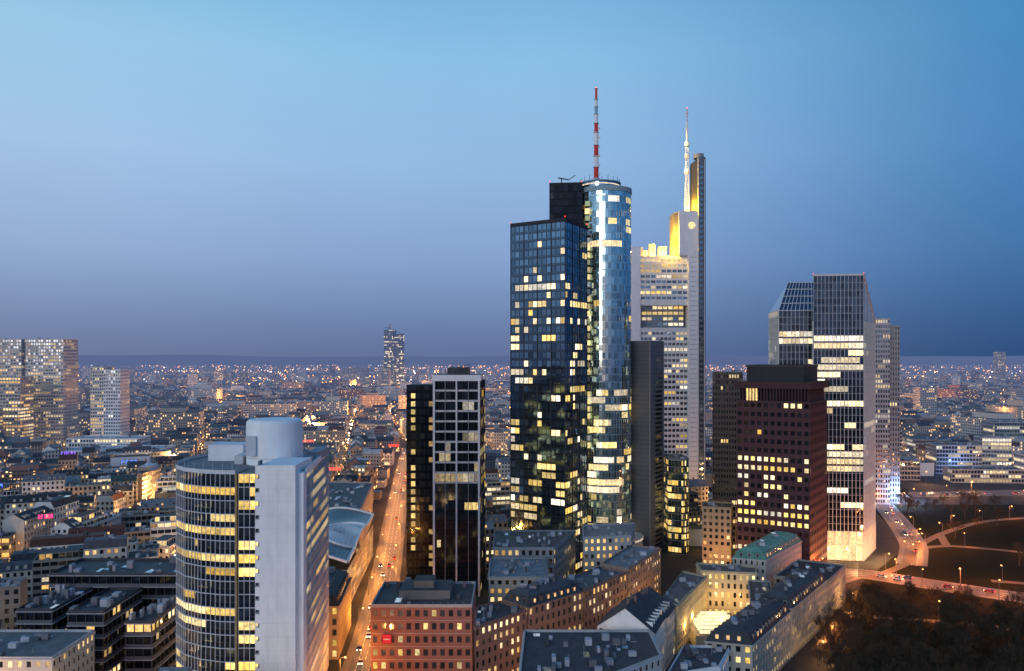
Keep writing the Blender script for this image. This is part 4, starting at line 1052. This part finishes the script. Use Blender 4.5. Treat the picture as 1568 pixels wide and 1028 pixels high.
for _ in range(60):     # added oversized lamps, made up to give the outer districts a ground glow
    y = 1000+2600*gl.random()**1.2; x = gl.uniform(-.62, .5)*y
    if free((x, y), 8): street_lamp(x, y, gl.uniform(0, 6.28), gl.choice([90000, 180000, 360000]), (1, .4, .1), 3.0)
for x, y in ((-235, 520), (-255, 575), (-275, 620), (-300, 700), (-318, 760), (-180, 470), (-330, 560), (-215, 640), (-400, 640)):
    street_lamp(x, y, 1, 60000, (1, .58, .22), 2.2)
street_lamp(284, 592, 1, 40000, (.45, .6, 1), 1.2); street_lamp(300, 610, 1, 20000, (.4, .5, 1), 1.2)
for x, y, c in ((410, 745, (.3, .5, 1)), (500, 722, (.5, .7, 1)), (445, 735, (1, .5, .2)), (560, 775, (.4, .9, .6)), (380, 800, (1, .5, .2)), (350, 690, (1, .45, .15))): street_lamp(x, y, 1, 16000, c, 1.4)

# ================================================================== CARS
def car_mesh(col):
    mb = MB()
    prof = [(-2.1, .35), (2.1, .35), (2.15, .75), (1.3, .92), (.6, 1.42), (-1.0, 1.45), (-1.7, .98), (-2.15, .9)]
    n = len(prof)
    for i in range(n):
        a, b = prof[i], prof[(i+1) % n]; g = i in (3, 5)
        w = lambda z: .88 if z < 1.2 else .68
        mb.face([(a[0], -w(a[1]), a[1]), (b[0], -w(b[1]), b[1]), (b[0], w(b[1]), b[1]), (a[0], w(a[1]), a[1])], M_GLASS if g else M_WALL, (.1, .12, .14) if g else col)
    for s in (-1, 1):
        mb.face([(x, s*.88, z) for x, z in ((-2.1, .35), (2.1, .35), (2.15, .75), (1.3, .92), (-1.7, .98), (-2.15, .9))], M_WALL, col)
        mb.face([(1.3, s*.88, .92), (.6, s*.68, 1.42), (-1.0, s*.68, 1.45), (-1.7, s*.88, .98)], M_GLASS, (.1, .12, .14))
        for x in (-1.35, 1.35):
            c = [(x+.33*math.cos(t*math.pi/6), .33+.33*math.sin(t*math.pi/6)) for t in range(12)]
            mb.face([(a, s*.92, b) for a, b in c], M_WALL, (.02, .02, .02))
            for i in range(12):
                a, b = c[i], c[(i+1) % 12]; mb.face([(a[0], s*.92, a[1]), (b[0], s*.92, b[1]), (b[0], s*.7, b[1]), (a[0], s*.7, a[1])], M_WALL, (.02, .02, .02))
        mb.box(2.13, 2.2, s*.65-.2, s*.65+.2, .58, .78, M_LAMP, (16, 13, 8)); mb.box(-2.2, -2.12, s*.65-.2, s*.65+.2, .65, .85, M_LAMP, (9, .5, .2))
    return mb.mesh('car', (0, 0, 0))
CM = [car_mesh(c) for c in ((.5, .5, .52), (.03, .03, .035), (.3, .03, .03), (.08, .1, .2), (.7, .7, .7))]
gc_ = random.Random(6)
def cars(P, n, w):
    for _ in range(n):
        i = gc_.randrange(1, len(P)-1); a, b = P[i], P[i+1]; t = (b-a).normalized(); nn = Vector((-t.y, t.x)); s = gc_.choice([-1, 1])
        p = a.lerp(b, gc_.random())+nn*s*w*gc_.choice([.3, .85]); o = bpy.data.objects.new('car', gc_.choice(CM)); o.location = (p.x, p.y, .05); o.rotation_euler[2] = math.atan2(t.y, t.x)+(math.pi if s > 0 else 0); COL.objects.link(o)
cars(RP[0], 26, 3.8); cars(RP[1], 16, 5); cars(RP[2], 12, 3.6); cars(RP[3], 30, 6)

# ================================================================== SKY, SUN, CAMERA
w = bpy.data.worlds.new('World'); sc.world = w; w.use_nodes = True
t = w.node_tree; t.nodes.clear(); N = NT(t)
tc = N.n('ShaderNodeTexCoord'); sp = N.n('ShaderNodeSeparateXYZ'); t.links.new(tc.outputs['Generated'], sp.inputs[0])
x_, y_, z_ = sp.outputs
def ss(v, a, b):
    m = N.n('ShaderNodeMapRange', interpolation_type='SMOOTHSTEP'); N.put(m.inputs[0], v); m.inputs[1].default_value = a; m.inputs[2].default_value = b
    return m.outputs[0]
grad = N.ramp(z_, [(0, lin(96, 113, 154)), (.04, lin(106, 129, 172)), (.12, lin(134, 163, 208)), (.23, lin(148, 186, 228)), (.34, lin(140, 191, 230)), (.42, lin(118, 178, 221)), (1, lin(36, 74, 134))])
grad = N.mix(ss(x_, 0.0, .62), grad, N.mix(1.0, grad, (.18, .44, .62), 'MULTIPLY'))
grad = N.mix(ss(N.m('MULTIPLY', x_, -1), .05, .6), grad, N.mix(1.0, grad, (1.25, 1.13, 1.02), 'MULTIPLY'))
cl_ = N.noise(tc.outputs['Generated'], 2.2, 4, .55)
grad = scale_col(N, grad, N.m('ADD', N.m('MULTIPLY', cl_, .14), .93))
sky = N.n('ShaderNodeTexSky', sky_type='NISHITA'); sky.sun_disc = False; sky.sun_elevation = math.radians(4); sky.sun_rotation = math.radians(205)
west = ss(N.m('MULTIPLY', y_, -1), -.3, .5)
ad = N.mix(1.0, grad, scale_col(N, sky.outputs[0], N.m('ADD', .002, N.m('MULTIPLY', west, .016))), 'ADD')
bg = N.n('ShaderNodeBackground'); N.put(bg.inputs[0], ad); bg.inputs[1].default_value = 1.0
out = N.n('ShaderNodeOutputWorld'); t.links.new(bg.outputs[0], out.inputs[0])

sl = bpy.data.lights.new('sun', 'SUN'); sl.energy = .65; sl.angle = math.radians(25); sl.color = (1, .95, .95)
so = bpy.data.objects.new('sun', sl); COL.objects.link(so)
d = Vector((.42, .9, -.22)); so.rotation_euler = d.to_track_quat('-Z', 'Y').to_euler()

cam = bpy.data.cameras.new('camera'); cam.lens = 28.7; cam.sensor_width = 36; cam.shift_y = .0217; cam.clip_start = 1; cam.clip_end = 40000
co = bpy.data.objects.new('camera', cam); COL.objects.link(co); co.location = (0, 0, 108); co.rotation_euler = (math.radians(90), 0, 0); sc.camera = co
sc.view_settings.view_transform = 'Standard'; sc.view_settings.look = 'None'; sc.view_settings.exposure = 0
